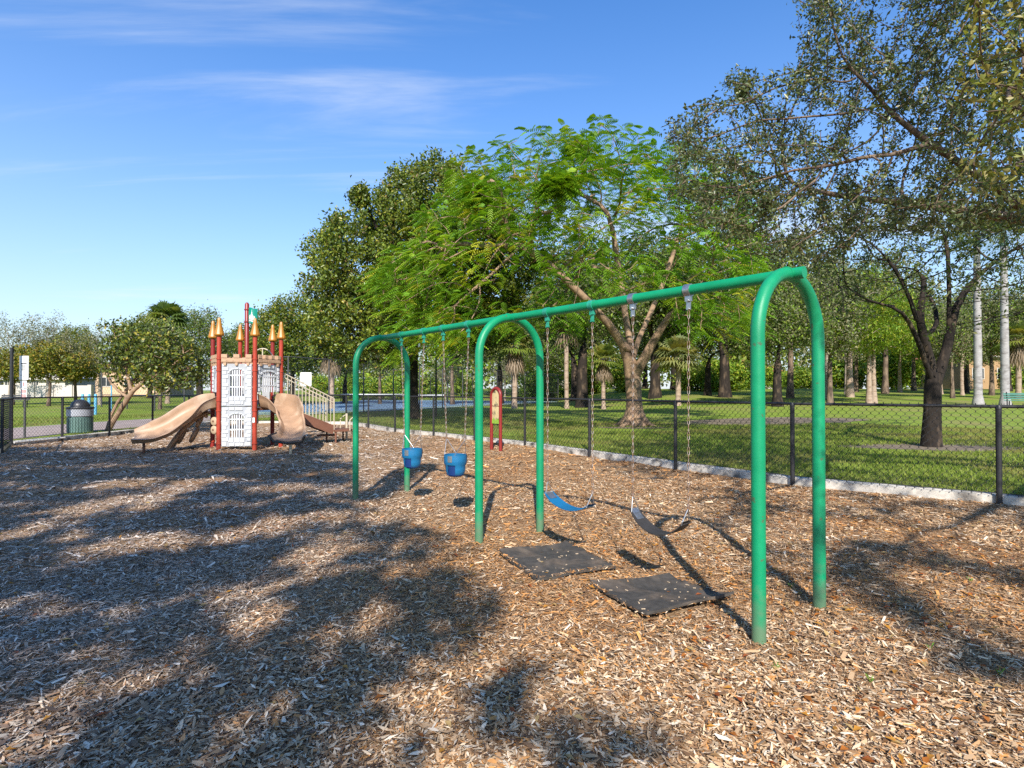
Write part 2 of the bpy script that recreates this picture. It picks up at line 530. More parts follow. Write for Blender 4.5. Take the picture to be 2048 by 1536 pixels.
def ground_mat(name, cols, scale, bump=0.6, aniso=None, patch=None, patch_scale=0.35, p_lo=0.48, p_hi=0.62):
    m = bpy.data.materials.new(name); m.use_nodes = True
    n = m.node_tree.nodes; l = m.node_tree.links
    b = n['Principled BSDF']; b.inputs['Roughness'].default_value = 0.9; b.inputs['Specular IOR Level'].default_value = 0.15
    t = n.new('ShaderNodeTexCoord')
    mp_ = n.new('ShaderNodeMapping'); mp_.inputs['Scale'].default_value = aniso or (1, 1, 1)
    l.new(t.outputs['Object'], mp_.inputs[0])
    nz = n.new('ShaderNodeTexNoise'); nz.inputs['Scale'].default_value = scale; nz.inputs['Detail'].default_value = 10; nz.inputs['Roughness'].default_value = 0.7
    l.new(mp_.outputs[0], nz.inputs['Vector'])
    cr = n.new('ShaderNodeValToRGB')
    e = cr.color_ramp.elements
    while len(e) < len(cols): e.new(0.5)
    for i, (p, c) in enumerate(cols):
        e[i].position = p; e[i].color = (*c, 1)
    l.new(nz.outputs[0], cr.inputs[0])
    cur = cr.outputs[0]
    if patch:
        pz = n.new('ShaderNodeTexNoise'); pz.inputs['Scale'].default_value = patch_scale; pz.inputs['Detail'].default_value = 7; pz.inputs['Roughness'].default_value = 0.6
        l.new(t.outputs['Object'], pz.inputs['Vector'])
        mr = n.new('ShaderNodeMapRange'); mr.inputs['From Min'].default_value = p_lo; mr.inputs['From Max'].default_value = p_hi
        mr.inputs['To Max'].default_value = 0.75
        l.new(pz.outputs[0], mr.inputs['Value'])
        mx = n.new('ShaderNodeMix'); mx.data_type = 'RGBA'
        l.new(mr.outputs[0], mx.inputs[0]); l.new(cur, mx.inputs[6]); mx.inputs[7].default_value = (*patch, 1)
        cur = mx.outputs[2]
    l.new(cur, b.inputs['Base Color'])
    bp = n.new('ShaderNodeBump'); bp.inputs['Strength'].default_value = bump; bp.inputs['Distance'].default_value = 0.03
    l.new(nz.outputs[0], bp.inputs['Height']); l.new(bp.outputs[0], b.inputs['Normal'])
    return m


M_mulch = ground_mat('wood_chip_bed', [(0.30, (0.09, 0.055, 0.03)), (0.45, (0.28, 0.165, 0.085)), (0.56, (0.44, 0.29, 0.16)), (0.72, (0.58, 0.44, 0.30))], 34.0, 1.0, (1, 1.3, 1), patch=(0.30, 0.15, 0.065))
M_lawn = ground_mat('mown_lawn', [(0.30, (0.07, 0.115, 0.016)), (0.48, (0.165, 0.235, 0.028)), (0.60, (0.245, 0.305, 0.042)), (0.75, (0.32, 0.32, 0.08))], 9.0, 0.9, patch=(0.25, 0.20, 0.08), patch_scale=0.3, p_lo=0.47, p_hi=0.68)
M_soil = ground_mat('bare_soil', [(0.3, (0.10, 0.075, 0.05)), (0.5, (0.19, 0.15, 0.105)), (0.7, (0.28, 0.23, 0.165))], 12.0, 0.6)

# ------------------------------------------------------------------ terrain
FENCE_R = [np.array(p) for p in [(13.9, 2.9), (11.5, 4.55), (9.15, 6.15)]] + \
    [G(x, y)[:2] for x, y in [(1998, 1008), (1588, 970), (1355, 937), (1183, 912), (1053, 893)]]
_e = G(870, 872)[:2]
FENCE_R += [(FENCE_R[-1] + _e) / 2, _e, G(793, 865)[:2], np.array((-6.1, 24.2)), np.array((-7.7, 26.4))]
FENCE_B = [FENCE_R[-1], np.array((-9.9, 26.7)), np.array((-12.1, 26.9)), np.array((-14.2, 27.1))]
FENCE_L = [FENCE_B[-1], np.array((-14.2, 24.7)), np.array((-14.2, 22.2)), np.array((-14.18, 19.8)), np.array((-14.2, 17.75)), np.array((-14.35, 16.1)),
           np.array((-13.0, 14.3)), np.array((-11.5, 12.2)), np.array((-10.2, 10.2))]
PLAY = FENCE_R + FENCE_B[1:] + FENCE_L[1:] + [np.array((-9.5, 8)), np.array((-9.5, 0)), np.array((-9, -9)), np.array((0, -12)), np.array((12, -10)), np.array((15, -3))]
PC = np.array((-1.5, 9.0))


def resample(pts, step):
    out = []
    for a, b in zip(pts, pts[1:] + pts[:1]):
        k = max(1, int(np.linalg.norm(b - a) / step))
        for i in range(k):
            out.append(a + (b - a) * i / k)
    return np.array(out)


BORD = resample(PLAY, 0.6)


def lawn_z(x, y):
    x = np.asarray(x, float); y = np.asarray(y, float)
    s_r = sstep(5, 17, x) * 0.030 * np.clip(y - 19, 0, 55)
    s_l = sstep(-17, -26, x) * sstep(-60, -30, x) * 0.0
    left = (1 - sstep(-30, -20, x)) * 0.018 * np.clip(y - 26, 0, 50) * sstep(26, 34, y)
    back = 0.045 * np.clip(y - 84, 0, 40) * (1 - sstep(5, 17, x)) * sstep(-40, -28, x)
    return 0.11 + s_r + left + back + 0.04 * (fbm(x * 0.2, y * 0.2, 5) - 0.5)


def mulch_z(x, y):
    x = np.asarray(x, float); y = np.asarray(y, float)
    z = 0.14 * (fbm(x * 0.35, y * 0.35, 11) - 0.5) + 0.09 * (fbm(x * 1.6, y * 1.6, 12) - 0.5)
    # scooped hollows under the two belt swings
    for cx, cy, r, dpt in ((0.45, 5.45, 0.75, 0.05), (1.2, 4.55, 0.75, 0.05), (0.45, 6.3, 0.6, 0.05), (1.35, 5.4, 0.6, 0.04)):
        z = z - dpt * np.exp(-((x - cx) ** 2 + (y - cy) ** 2) / r ** 2)
    return z


def polar(name, s_list, zf, m):
    V = []; nb = len(BORD)
    for s in s_list:
        P = PC + (BORD - PC) * s
        V.append(np.column_stack((P, zf(P[:, 0], P[:, 1]))))
    V = np.concatenate(V)
    i = np.arange(len(s_list) - 1)[:, None] * nb; k = np.arange(nb)[None, :]; k2 = (k + 1) % nb
    Fq = np.stack((i + k, i + k2, i + nb + k2, i + nb + k), -1).reshape(-1, 4)
    return link(name, mesh_np(name, V, Fq[:, ::-1], m, smooth=True))


s_out = np.concatenate((np.linspace(1.0, 3.2, 60), np.geomspace(3.3, 60, 40)))
tag(polar('lawn', s_out, lawn_z, M_lawn), 'mown green lawn rising gently beyond the chain link fence', 'lawn', kind='structure')
mul = polar('playground_mulch', np.concatenate(([0.0005], np.linspace(0.012, 1.0, 84))), mulch_z, M_mulch)
tag(mul, 'wood chip bed covering the whole playground floor', 'mulch', kind='structure')

# concrete kerb along the fence
def inset(pts, d):
    """shift an open polyline sideways by d (left of travel)"""
    P = np.array(pts); T = np.gradient(P, axis=0); T /= np.linalg.norm(T, axis=1, keepdims=True)
    return P + np.column_stack((-T[:, 1], T[:, 0])) * d


def kerb(name, pts, label, w=0.2, top=0.125, dr=-0.005):
    P = np.array(pts); m = MB()
    q = []
    for a, b in zip(P[:-1], P[1:]):
        k = max(1, int(np.linalg.norm(b - a) / 0.5))
        q += [a + (b - a) * i / k for i in range(k)]
    q = np.array(q + [P[-1]])
    rnd = np.random.RandomState(3)
    i0 = inset(q, 0.02); i1 = inset(q, -w)
    zz = top + 0.012 * (vnoise(q[:, 0] * 1.3, q[:, 1] * 1.3, 3) - 0.5)
    A = np.stack([np.column_stack((i0, np.full(len(q), -0.25))), np.column_stack((i0, zz - 0.018)), np.column_stack((inset(q, 0.0), zz)),
                  np.column_stack((inset(q, -w + 0.02), zz)), np.column_stack((i1, zz - 0.018)), np.column_stack((i1, np.full(len(q), -0.25)))], 0)
    m.grid(A)
    o = m.build(name, M_conc)
    tag(o, label, 'kerb', kind='structure')


kerb('concrete_kerb', FENCE_R, 'weathered concrete kerb under the chain link fence beside the lawn')
kerb('back_kerb', FENCE_B, 'concrete kerb under the back fence behind the castle')
kerb('side_kerb', FENCE_L[:6], 'concrete kerb under the far left fence by the path')

# bare earth round the trees, path and court are sheets over the lawn
def sheet(name, cx, cy, rx, ry, m, label, cat, seed=0, dz=0.006, n=48):
    a = np.linspace(0, 2 * math.pi, n, endpoint=False)
    V = [(cx, cy, float(lawn_z(cx, cy)) + dz)]
    rings = 6
    for k in range(1, rings + 1):
        w = 1 + 0.28 * (vnoise(np.cos(a) * 2.2 + seed, np.sin(a) * 2.2, seed) - 0.5) * 2 * k / rings
        x = cx + np.cos(a) * rx * w * k / rings; y = cy + np.sin(a) * ry * w * k / rings
        V += list(zip(x, y, lawn_z(x, y) + dz))
    f3 = [(0, 1 + i, 1 + (i + 1) % n) for i in range(n)]
    f4 = [(1 + k * n + i, 1 + (k + 1) * n + i, 1 + (k + 1) * n + (i + 1) % n, 1 + k * n + (i + 1) % n) for k in range(rings - 1) for i in range(n)]
    o = link(name, mesh_np(name, V, [np.array(f3), np.array(f4)], m, smooth=True))
    return tag(o, label, cat, kind='structure')


# ------------------------------------------------------------------ chain link fences
def wire_fine(m, a, b, z0, z1, p=0.11, r=0.0036):
    """woven zigzag wires between a and b"""
    a = np.asarray(a, float); b = np.asarray(b, float); L = np.linalg.norm(b - a); t = (b - a) / L
    nrm = np.array((-t[1], t[0]))
    n = int(L / (p / 2)); hw = p / 4 * 1.10
    kz = int(round((z1 - z0) / (p / 2)))
    cs = [(math.cos(q), math.sin(q)) for q in (0.5, 2.6, 4.7)]
    for i in range(n + 1):
        x0 = min(max(i * p / 2, hw), L - hw)
        pts = []
        for k in range(kz + 1):
            s = 1 if (k + i) % 2 else -1
            z = z0 + k * p / 2
            for dzz in (-0.009, 0.009):
                x = x0 + s * hw
                pts.append((a[0] + t[0] * x + nrm[0] * 0.004 * s, a[1] + t[1] * x + nrm[1] * 0.004 * s, z + dzz))
        V = []; Fc = []
        for q, P in enumerate(pts):
            for c, s_ in cs:
                V.append((P[0] + t[0] * r * c, P[1] + t[1] * r * c, P[2] + r * s_ * 0.6))
                V[-1] = (V[-1][0] + nrm[0] * r * s_, V[-1][1] + nrm[1] * r * s_, V[-1][2])
        for q in range(len(pts) - 1):
            for k in range(3):
                Fc.append((q * 3 + k, q * 3 + (k + 1) % 3, q * 3 + 3 + (k + 1) % 3, q * 3 + 3 + k))
        m.raw(V, Fc)


def wire_diag(m, a, b, z0, z1, p=0.11, r=0.0035, za=0.0, zb=0.0):
    """straight crossing wires, for mesh too far off to see the knuckles"""
    a = np.asarray(a, float); b = np.asarray(b, float); L = np.linalg.norm(b - a); t = (b - a) / L
    nrm = np.array((-t[1], t[0])); H = z1 - z0
    for sgn in (1, -1):
        x = -H
        while x < L:
            x0, x1 = x, x + H
            u0, u1 = max(0, x0), min(L, x1)
            if u1 - u0 > 0.01:
                h0 = (u0 - x0); h1 = (u1 - x0)
                if sgn < 0: h0, h1 = H - h0, H - h1
                P0 = np.array((*(a + t * u0), z0 + h0 + za + (zb - za) * u0 / L)); P1 = np.array((*(a + t * u1), z0 + h1 + za + (zb - za) * u1 / L))
                V = []
                for P in (P0, P1):
                    V += [P + np.array((*(nrm * r), 0)), P - np.array((*(nrm * r * 0.6), 0)) + np.array((*(t * r), 0)), P - np.array((*(nrm * r * 0.6), 0)) - np.array((*(t * r), 0))]
                m.raw(V, [(0, 1, 4, 3), (1, 2, 5, 4), (2, 0, 3, 5)])
            x += p


def chain_fence(name, pts, label, H=1.37, z0=0.14, fine=(), pm=M_blackmetal, pr=0.036, rr=0.024, p=0.11, off=0.06, skip_first=False, mid=None, zf=None, wr=0.0046):
    P = np.array(pts); Q = inset(P, off)
    th = thing(name, label, 'fence', (Q[0][0], Q[0][1], 0))
    zs = [float(zf(*q)) if zf else 0.0 for q in Q]
    for i, q in enumerate(Q):
        if skip_first and i == 0: continue
        m = MB().tube([(q[0], q[1], zs[i] - 0.3), (q[0], q[1], zs[i] + H - 0.01)], pr, 12)
        m.lathe((q[0], q[1], zs[i] + H - 0.01), [(pr * 1.12, -0.03), (pr * 1.12, 0.0), (pr * 0.8, 0.025), (0.004, 0.035)], 12)
        m.build('post', pm, th, smooth=True, auto=40)
    for i in range(len(Q) - 1):
        a, b = Q[i], Q[i + 1]
        MB().tube([(a[0], a[1], zs[i] + H), (b[0], b[1], zs[i + 1] + H)], rr, 10).build('top_rail', pm, th, smooth=True, auto=40)
        if mid:
            MB().tube([(a[0], a[1], zs[i] + mid), (b[0], b[1], zs[i + 1] + mid)], rr, 8).build('middle_rail', pm, th, smooth=True, auto=40)
        m = MB()
        sh = np.array([0, 0])
        if i in fine:
            wire_fine(m, a, b, z0, H + 0.02, p)
        else:
            wire_diag(m, a, b, z0, H - 0.01, p, wr, zs[i], zs[i + 1])
        m.tube([(a[0], a[1], zs[i] + z0 + 0.02), (b[0], b[1], zs[i + 1] + z0 + 0.02)], 0.004, 4)
        m.build('wire_mesh', pm, th)
    return th


chain_fence('chain_link_fence', FENCE_R, 'long black chain link fence on a kerb between the swings and the lawn', fine=(2, 3, 4, 5, 6))
chain_fence('chain_link_fence', FENCE_B, 'black chain link fence closing the playground behind the castle', skip_first=True)
chain_fence('chain_link_fence', FENCE_L, 'black chain link fence at the far left along the concrete path', skip_first=True, wr=0.0034)
# pale bottom rail of the gate bay
a, b = inset(FENCE_L, 0.06)[4], inset(FENCE_L, 0.06)[5]
gt = thing('fence_bottom_rail', 'pale bottom rail of the far left fence bay beside the trash can', 'rail', (a[0], a[1], 0))
m_ = MB().tube([(a[0] + .08, a[1], 0.1), (b[0] + .08, b[1], 0.1)], 0.03, 10)
m_.build('rail', M_trim, gt, smooth=True, auto=40)

# ------------------------------------------------------------------ swing set
NL, NR = G(1518, 1281), G(1639, 1214)
ML, MR = G(958, 1083), G(1080, 1057)
FL, FR = G(711, 995), G(814, 983)
TOP = 2.40
ss = thing('swing_set', 'green arch-legged steel swing set with four hanging swings', 'swing set', ((ML + MR) / 2))
mids = []
for a, b in ((NL, NR), (ML, MR), (FL, FR)):
    a = a.copy(); b = b.copy()
    ux = b - a; W = np.linalg.norm(ux); ux = ux / W; r = W / 2; c = (a + b) / 2
    path = [a + np.array((0, 0, -0.35)), a + np.array((0, 0, 0.6)), a + np.array((0, 0, 1.3)), a + np.array((0, 0, TOP - r - 0.12))]
    path += arc(c + np.array((0, 0, TOP - r)), r, math.pi, 0, 25, ux, (0, 0, 1))
    path += [b + np.array((0, 0, TOP - r - 0.12)), b + np.array((0, 0, 1.3)), b + np.array((0, 0, 0.6)), b + np.array((0, 0, -0.35))]
    MB().tube(path, 0.044, 24).build('arch_frame', M_green, ss, smooth=True, auto=50)
    mids.append(c + np.array((0, 0, TOP)))
bd = (mids[2] - mids[0]); bd /= np.linalg.norm(bd)
for i in range(2):
    a, b = mids[i], mids[i + 1]
    e0 = a - bd * (0.10 if i == 0 else 0.0); e1 = b + bd * (0.03 if i == 1 else -0.05)
    if i == 1: e0 = a + bd * 0.05
    MB().tube([e0, e1], 0.0415, 24).build('top_rail', M_green, ss, smooth=True, auto=50)
MB().tube([mids[1] - bd * 0.09, mids[1] + bd * 0.09], 0.0455, 24).build('rail_sleeve', M_green, ss, smooth=True, auto=50)
M_scr = mat('scraped_rusty_paint', (0.34, 0.12, 0.05), 0.7, 0.2, var=0.3, vscale=30)
sd = np.array((-bd[1], bd[0], 0))
p_ = mids[1] - bd * 0.13
MB().grid(np.array([[p_ + bd * x + (-sd * math.cos(a) + np.array((0, 0, 1)) * math.sin(a)) * 0.0425 for a in np.linspace(-.5 + .5 * abs(x) / .06, 1.2 - 6 * abs(x), 5)] for x in np.linspace(-.06, .06, 5)])).build('rust_scrape', M_scr, ss, smooth=True)
for c_ in mids:
    for s_ in (-1, 1):
        MB().tube([c_ + sd * s_ * 0.030, c_ + sd * s_ * 0.062], 0.0475, 18).build('weld_collar', M_green, ss, smooth=True, auto=40)
HANG = []
for bay in range(2):
    a, b = mids[bay], mids[bay + 1]
    for k, t in enumerate((0.262, 0.445, 0.602, 0.805)):
        p = a + (b - a) * t
        mt = M_zinc if (bay == 0 and k < 2) else M_greenclamp
        m = MB().tube([p - bd * 0.028, p + bd * 0.028], 0.05, 16)
        m.box(p + np.array((0, 0, -0.062)), (0.05, 0.03, 0.055), np.column_stack((bd, sd, (0, 0, 1))))
        m.tube([p + np.array((0, 0, -0.085)) - sd * 0.03, p + np.array((0, 0, -0.085)) + sd * 0.03], 0.012, 8)
        m.bar(p + np.array((0, 0, -0.085)), p + np.array((0, 0, -0.155)) + sd * 0.0, 0.014, 0.035, up=bd)
        m.tube([p + np.array((0, 0, -0.15)) - sd * 0.02, p + np.array((0, 0, -0.15)) + sd * 0.02], 0.011, 8)
        m.build('swing_hanger', mt, ss, smooth=True, auto=40)
        HANG.append(p + np.array((0, 0, -0.165)))

# one chain link, shared by every chain
def link_mesh(L=0.068, W=0.022, r=0.0031):
    h = L / 2 - W / 2
    pts = arc((0, 0, h), W / 2 - r, 0, math.pi, 5, (1, 0, 0), (0, 0, 1)) + arc((0, 0, -h), W / 2 - r, math.pi, 2 * math.pi, 5, (1, 0, 0), (0, 0, 1))
    m = MB().tube(pts, r, 5, closed=True)
    me = bpy.data.meshes.new('chain_link'); me.from_pydata(m.v, [], m.f); me.materials.append(M_rust)
    me.polygons.foreach_set('use_smooth', np.ones(len(me.polygons), bool))
    return me


LINK = link_mesh()


def chain(parent, a, b):
    """oval links alternating by a quarter turn from a down to b"""
    a = np.asarray(a); b = np.asarray(b); o = worg(parent)
    L = np.linalg.norm(b - a); n = int(L / 0.0605); d = (b - a) / L
    m = MB().tube([b - d * 0.03, b + d * 0.01], 0.011, 8)
    ch = m.build('chain', M_rust, parent, smooth=True, auto=40)
    rot = Vector((0, 0, -1)).rotation_difference(Vector(d)).to_matrix().to_4x4()
    base = math.atan2(bd[1], bd[0])
    rnd = random.Random(int(a[0] * 1000))
    for i in range(n):
        p = a + d * (i + 0.5) * (L / n)
        k = bpy.data.objects.new('link', LINK); COL.objects.link(k); k.parent = ch
        k.matrix_local = Matrix.Translation(Vector(p - o)) @ rot @ Matrix.Rotation(base + (i % 2) * math.pi / 2 + 0.5 + rnd.uniform(-.15, .15), 4, 'Z')
    return ch


def belt_swing(ha, hb, za, zb, sag, m_, label, push=(0, 0), mid_dark=None):
    """ha, hb hangers (near, far); flexible belt seat"""
    pa = np.array((ha[0] + push[0], ha[1] + push[1], za)); pb = np.array((hb[0] + push[0], hb[1] + push[1], zb))
    c = (pa + pb) / 2
    th = thing('belt_swing', label, 'swing', (c[0], c[1], min(za, zb) - sag), 'swings hanging from the green swing set')
    ax = pb - pa; ax[2] = 0; S = np.linalg.norm(ax); ax /= S
    sd_ = np.array((-ax[1], ax[0], 0))
    # triangle hooks
    for p, h, s in ((pa, ha, 1), (pb, hb, -1)):
        top = p + np.array((0, 0, 0.10))
        chain(th, h, top)
        q = p + ax * s * 0.03 + np.array((0, 0, -0.035))
        MB().tube([top, q - sd_ * 0.055, q + sd_ * 0.055, top], 0.005, 6).build('seat_hook', M_zinc, th, smooth=True, auto=50)
    n = 22; w = 0.155
    rows = []
    for i in range(n + 1):
        t = i / n
        x = pa + (pb - pa) * (0.03 + 0.94 * t)
        z = za + (zb - za) * t - 0.02 - sag * (1 - (2 * t - 1) ** 2) ** 0.85
        ww = w * (0.80 + 0.20 * min(1, min(t, 1 - t) * 6))
        rows.append((x, z, ww))
    up = []; dn = []
    for x, z, ww in rows:
        up.append([(x[0] + sd_[0] * s * ww / 2, x[1] + sd_[1] * s * ww / 2, z + 0.009) for s in (-1, -0.5, 0, 0.5, 1)])
        dn.append([(x[0] + sd_[0] * s * ww / 2, x[1] + sd_[1] * s * ww / 2, z) for s in (1, 0.5, 0, -0.5, -1)])
    P = np.concatenate((np.array(up), np.array(dn), np.array(up)[:, :1]), 1)
    m = MB().grid(P)
    seat = m.build('seat', m_, th, smooth=True, auto=60)
    for i0, i1 in ((0, 3), (n - 3, n)):
        V = []
        for i in range(i0, i1 + 1):
            x, z, ww = rows[i]
            V.append([(x[0] + sd_[0] * s * 0.045, x[1] + sd_[1] * s * 0.045, z + 0.013) for s in (-1, 1)])
        MB().grid(np.array(V)).build('end_plate', M_zinc, seat)
    return th


belt_swing(HANG[0], HANG[1], 0.555, 0.575, 0.15, M_black, 'black rubber belt swing nearest the camera, over the front mat', push=(0.0, 0.02))
belt_swing(HANG[2], HANG[3], 0.53, 0.57, 0.095, M_bluerub, 'blue rubber belt swing hanging by the middle green leg', push=(0.0, 0.0))


def bucket_swing(ha, hb, ztop, label):
    c = (ha + hb) / 2; c = np.array((c[0], c[1], 0.0))
    th = thing('bucket_swing', label, 'swing', (c[0], c[1], ztop - 0.27), 'swings hanging from the green swing set')
    ax = hb - ha; ax[2] = 0; ax /= np.linalg.norm(ax); s_ = np.array((-ax[1], ax[0], 0))
    Rr, H = 0.15, 0.27

    def rim(a, r, z):
        return c + ax * r * math.cos(a) + s_ * r * 0.92 * math.sin(a) + np.array((0, 0, ztop - H + z))
    # body shell with two leg openings front (towards -s_) and two back
    na, nz = 48, 9
    prof = [(0.085, 0.0), (0.115, 0.02), (0.132, 0.06), (0.138, 0.10), (0.142, 0.145), (0.150, 0.16), (0.152, 0.20), (0.152, 0.24), (0.150, 0.27)]
    m = MB()
    V = [[rim(2 * math.pi * i / na, r, z) for r, z in prof] for i in range(na)]
    V2 = [[rim(2 * math.pi * i / na, r - 0.012, z + (0.012 if k == 0 else 0)) for k, (r, z) in enumerate(prof)] for i in range(na)]
    V = np.array(V); V2 = np.array(V2)
    fs = []; allv = np.concatenate((V.reshape(-1, 3), V2.reshape(-1, 3))); N = na * len(prof); b = len(prof)

    def hole(i, j):
        a = (i + 0.5) / na * 360
        z = (prof[j][1] + prof[j + 1][1]) / 2
        for ac in (240, 300, 60, 120):
            if abs((a - ac + 180) % 360 - 180) < 21 and 0.005 < z < 0.145: return True
        return False
    for i in range(na):
        i2 = (i + 1) % na
        for j in range(b - 1):
            if hole(i, j): continue
            fs.append((i * b + j, i2 * b + j, i2 * b + j + 1, i * b + j + 1))
            fs.append((N + i * b + j, N + i * b + j + 1, N + i2 * b + j + 1, N + i2 * b + j))
        fs.append((i * b + b - 1, i2 * b + b - 1, N + i2 * b + b - 1, N + i * b + b - 1))
    m.raw(allv, fs)
    m.raw([rim(2 * math.pi * i / na, 0.088, 0.0) for i in range(na)], [tuple(range(na))])
    shell = m.build('bucket', M_bluerub, th, smooth=True, auto=50)
    # crotch strap and darker inside
    m = MB()
    m.grid(np.array([[rim(2 * math.pi * i / 24, r, z) for r, z in ((0.118, 0.02), (0.126, 0.09), (0.13, 0.15))] for i in range(24)]), close_u=True)
    m.build('liner', M_bluein, shell, smooth=True)
    for s2 in (-1, 1):
        m = MB().grid(np.array([[rim(math.radians(90 * s2 + d_), 0.157, z) for z in (0.185, 0.225, 0.262)] for d_ in (26 * s2 - 12, 26 * s2 - 4, 26 * s2 + 4, 26 * s2 + 12)]))
        m.build('rivet_plate', M_zinc, shell, smooth=True)
    for h, s2 in ((ha, -1), (hb, 1)):
        p = np.array((c[0] + (h[0] - c[0]) * 0.72, c[1] + (h[1] - c[1]) * 0.72, ztop + 0.19))
        chain(th, h, p)
        for sd2 in (-1, 1):
            a_ = math.radians((0 if s2 > 0 else 180) + sd2 * 42)
            MB().tube([p, rim(a_, 0.147, 0.262)], 0.0042, 6).build('hanger_rod', M_zinc, th, smooth=True, auto=50)
    return th


bucket_swing(HANG[4], HANG[5], 0.79, 'blue bucket toddler swing next to the middle green leg')
bucket_swing(HANG[6], HANG[7], 0.775, 'blue bucket toddler swing beside the farthest green leg')


# ------------------------------------------------------------------ rubber mats under the belt swings
def rubber_mat(corners, label, curl, seed):
    c4 = [np.array(G(*p)) for p in corners]          # left, back, right, front
    c = sum(c4) / 4
    th = thing('rubber_mat', label, 'mat', c)
    n = 26
    up = np.zeros((n + 1, n + 1, 3))
    for i in range(n + 1):
        for j in range(n + 1):
            u, v = i / n, j / n
            p = c4[0] * (1 - u) * (1 - v) + c4[1] * u * (1 - v) + c4[2] * u * v + c4[3] * (1 - u) * v
            z = float(mulch_z(p[0], p[1])) + 0.035
            z += curl[0] * max(0, v - 0.72) ** 1.3 * 3.0 * (0.3 + 0.7 * u) + curl[1] * max(0, 0.12 - v) * 2 + curl[2] * max(0, 0.2 - u) ** 1.2 * 2
            z += 0.012 * math.sin(u * 5 + seed) * math.sin(v * 4 + seed * 2)
            up[i, j] = (p[0], p[1], z)
    dn = up.copy(); dn[:, :, 2] -= 0.022
    m = MB().grid(up).grid(dn[:, ::-1])
    for e in (lambda k: (up[k], dn[k]),):
        pass
    edge = lambda A, B: m.grid(np.stack((A, B), 0))
    edge(up[0], dn[0]); edge(up[-1], dn[-1]); edge(up[:, 0], dn[:, 0]); edge(up[:, -1], dn[:, -1])
    o = m.build('mat', M_mat, th, smooth=True, auto=40)
    # loose chips that have drifted onto it
    rnd = np.random.RandomState(seed)
    k = 24
    q = np.clip(np.column_stack((rnd.uniform(.05, .95, k), rnd.beta(2, 1.3, k))), 0.05, 0.95)
    mm = MB()
    for u, v in q:
        i = int(u * n); j = int(v * n)
        p = up[i, j] + np.array((rnd.uniform(-.02, .02), rnd.uniform(-.02, .02), 0.004))
        ang = rnd.uniform(0, 6.28); L = rnd.uniform(0.010, 0.030)
        mm.box(p, (L, L * rnd.uniform(.12, .3), 0.004), np.array(((math.cos(ang), -math.sin(ang), 0), (math.sin(ang), math.cos(ang), 0), (0, 0, 1))))
    oc = mm.build('loose_chips', M_chiplight, th)
    tag(oc, kind='stuff')
    return th


M_chiplight = mat('pale_wood_chip', (0.55, 0.42, 0.28), 0.85, 0.15, var=0.3, vscale=20)
rubber_mat([(998, 1108), (1136, 1080), (1232, 1128), (1072, 1158)], 'dark rubber wear mat under the blue belt swing', (0.02, 0.1, 0.02), 1)
rubber_mat([(1180, 1164), (1338, 1143), (1468, 1192), (1293, 1231)], 'dark rubber wear mat under the black belt swing, one edge lifted', (0.10, 0.1, 0.04), 4)

# ------------------------------------------------------------------ castle play structure
CC = np.array((-7.42, 15.8)); CR = 0.91
HEX = [CC + CR * np.array((math.cos(R(a)), math.sin(R(a)))) for a in (247, 307, 7, 67, 127, 187)]   # A B C D E F
pc = thing('castle_play_structure', 'castle shaped play structure with two tan slides, red posts and white stone panels', 'play structure', (CC[0], CC[1], 0))
DECK = 1.12
for i, p in enumerate(HEX):
    m = MB().tube([(p[0], p[1], -0.2), (p[0], p[1], 3.03)], 0.057, 16)
    post = m.build('post', M_darkred if i in (3, 5) else M_red, pc, smooth=True, auto=50)
    m = MB().lathe((p[0], p[1], 3.02), [(0.05, -0.03), (0.06, 0.0), (0.118, 0.03), (0.125, 0.06), (0.075, 0.25), (0.05, 0.40), (0.044, 0.47), (0.03, 0.50), (0.004, 0.51)], 12)
    m.build('finial', M_gold, post, smooth=True, auto=25)
    for z in (2.43, 2.12, 1.32, 1.05, 0.18):
        MB().lathe((p[0], p[1], z), [(0.055, -0.022), (0.07, -0.02), (0.07, 0.02), (0.055, 0.022)], 16).build('collar', M_red, post, smooth=True, auto=40)
fp = (HEX[3] * 0.2 + HEX[4] * 0.8)
m = MB().tube([(fp[0], fp[1], 0), (fp[0], fp[1], 4.12), (fp[0], fp[1], 4.17)], [0.06, 0.06, 0.03], 16)
pole = m.build('flag_pole', M_darkred, pc, smooth=True, auto=50)
for z in (3.96, 3.60):
    MB().lathe((fp[0], fp[1], z), [(0.06, -0.018), (0.078, -0.016), (0.078, 0.016), (0.06, 0.018)], 14).build('flag_clamp', M_darkred, pole, smooth=True, auto=40)
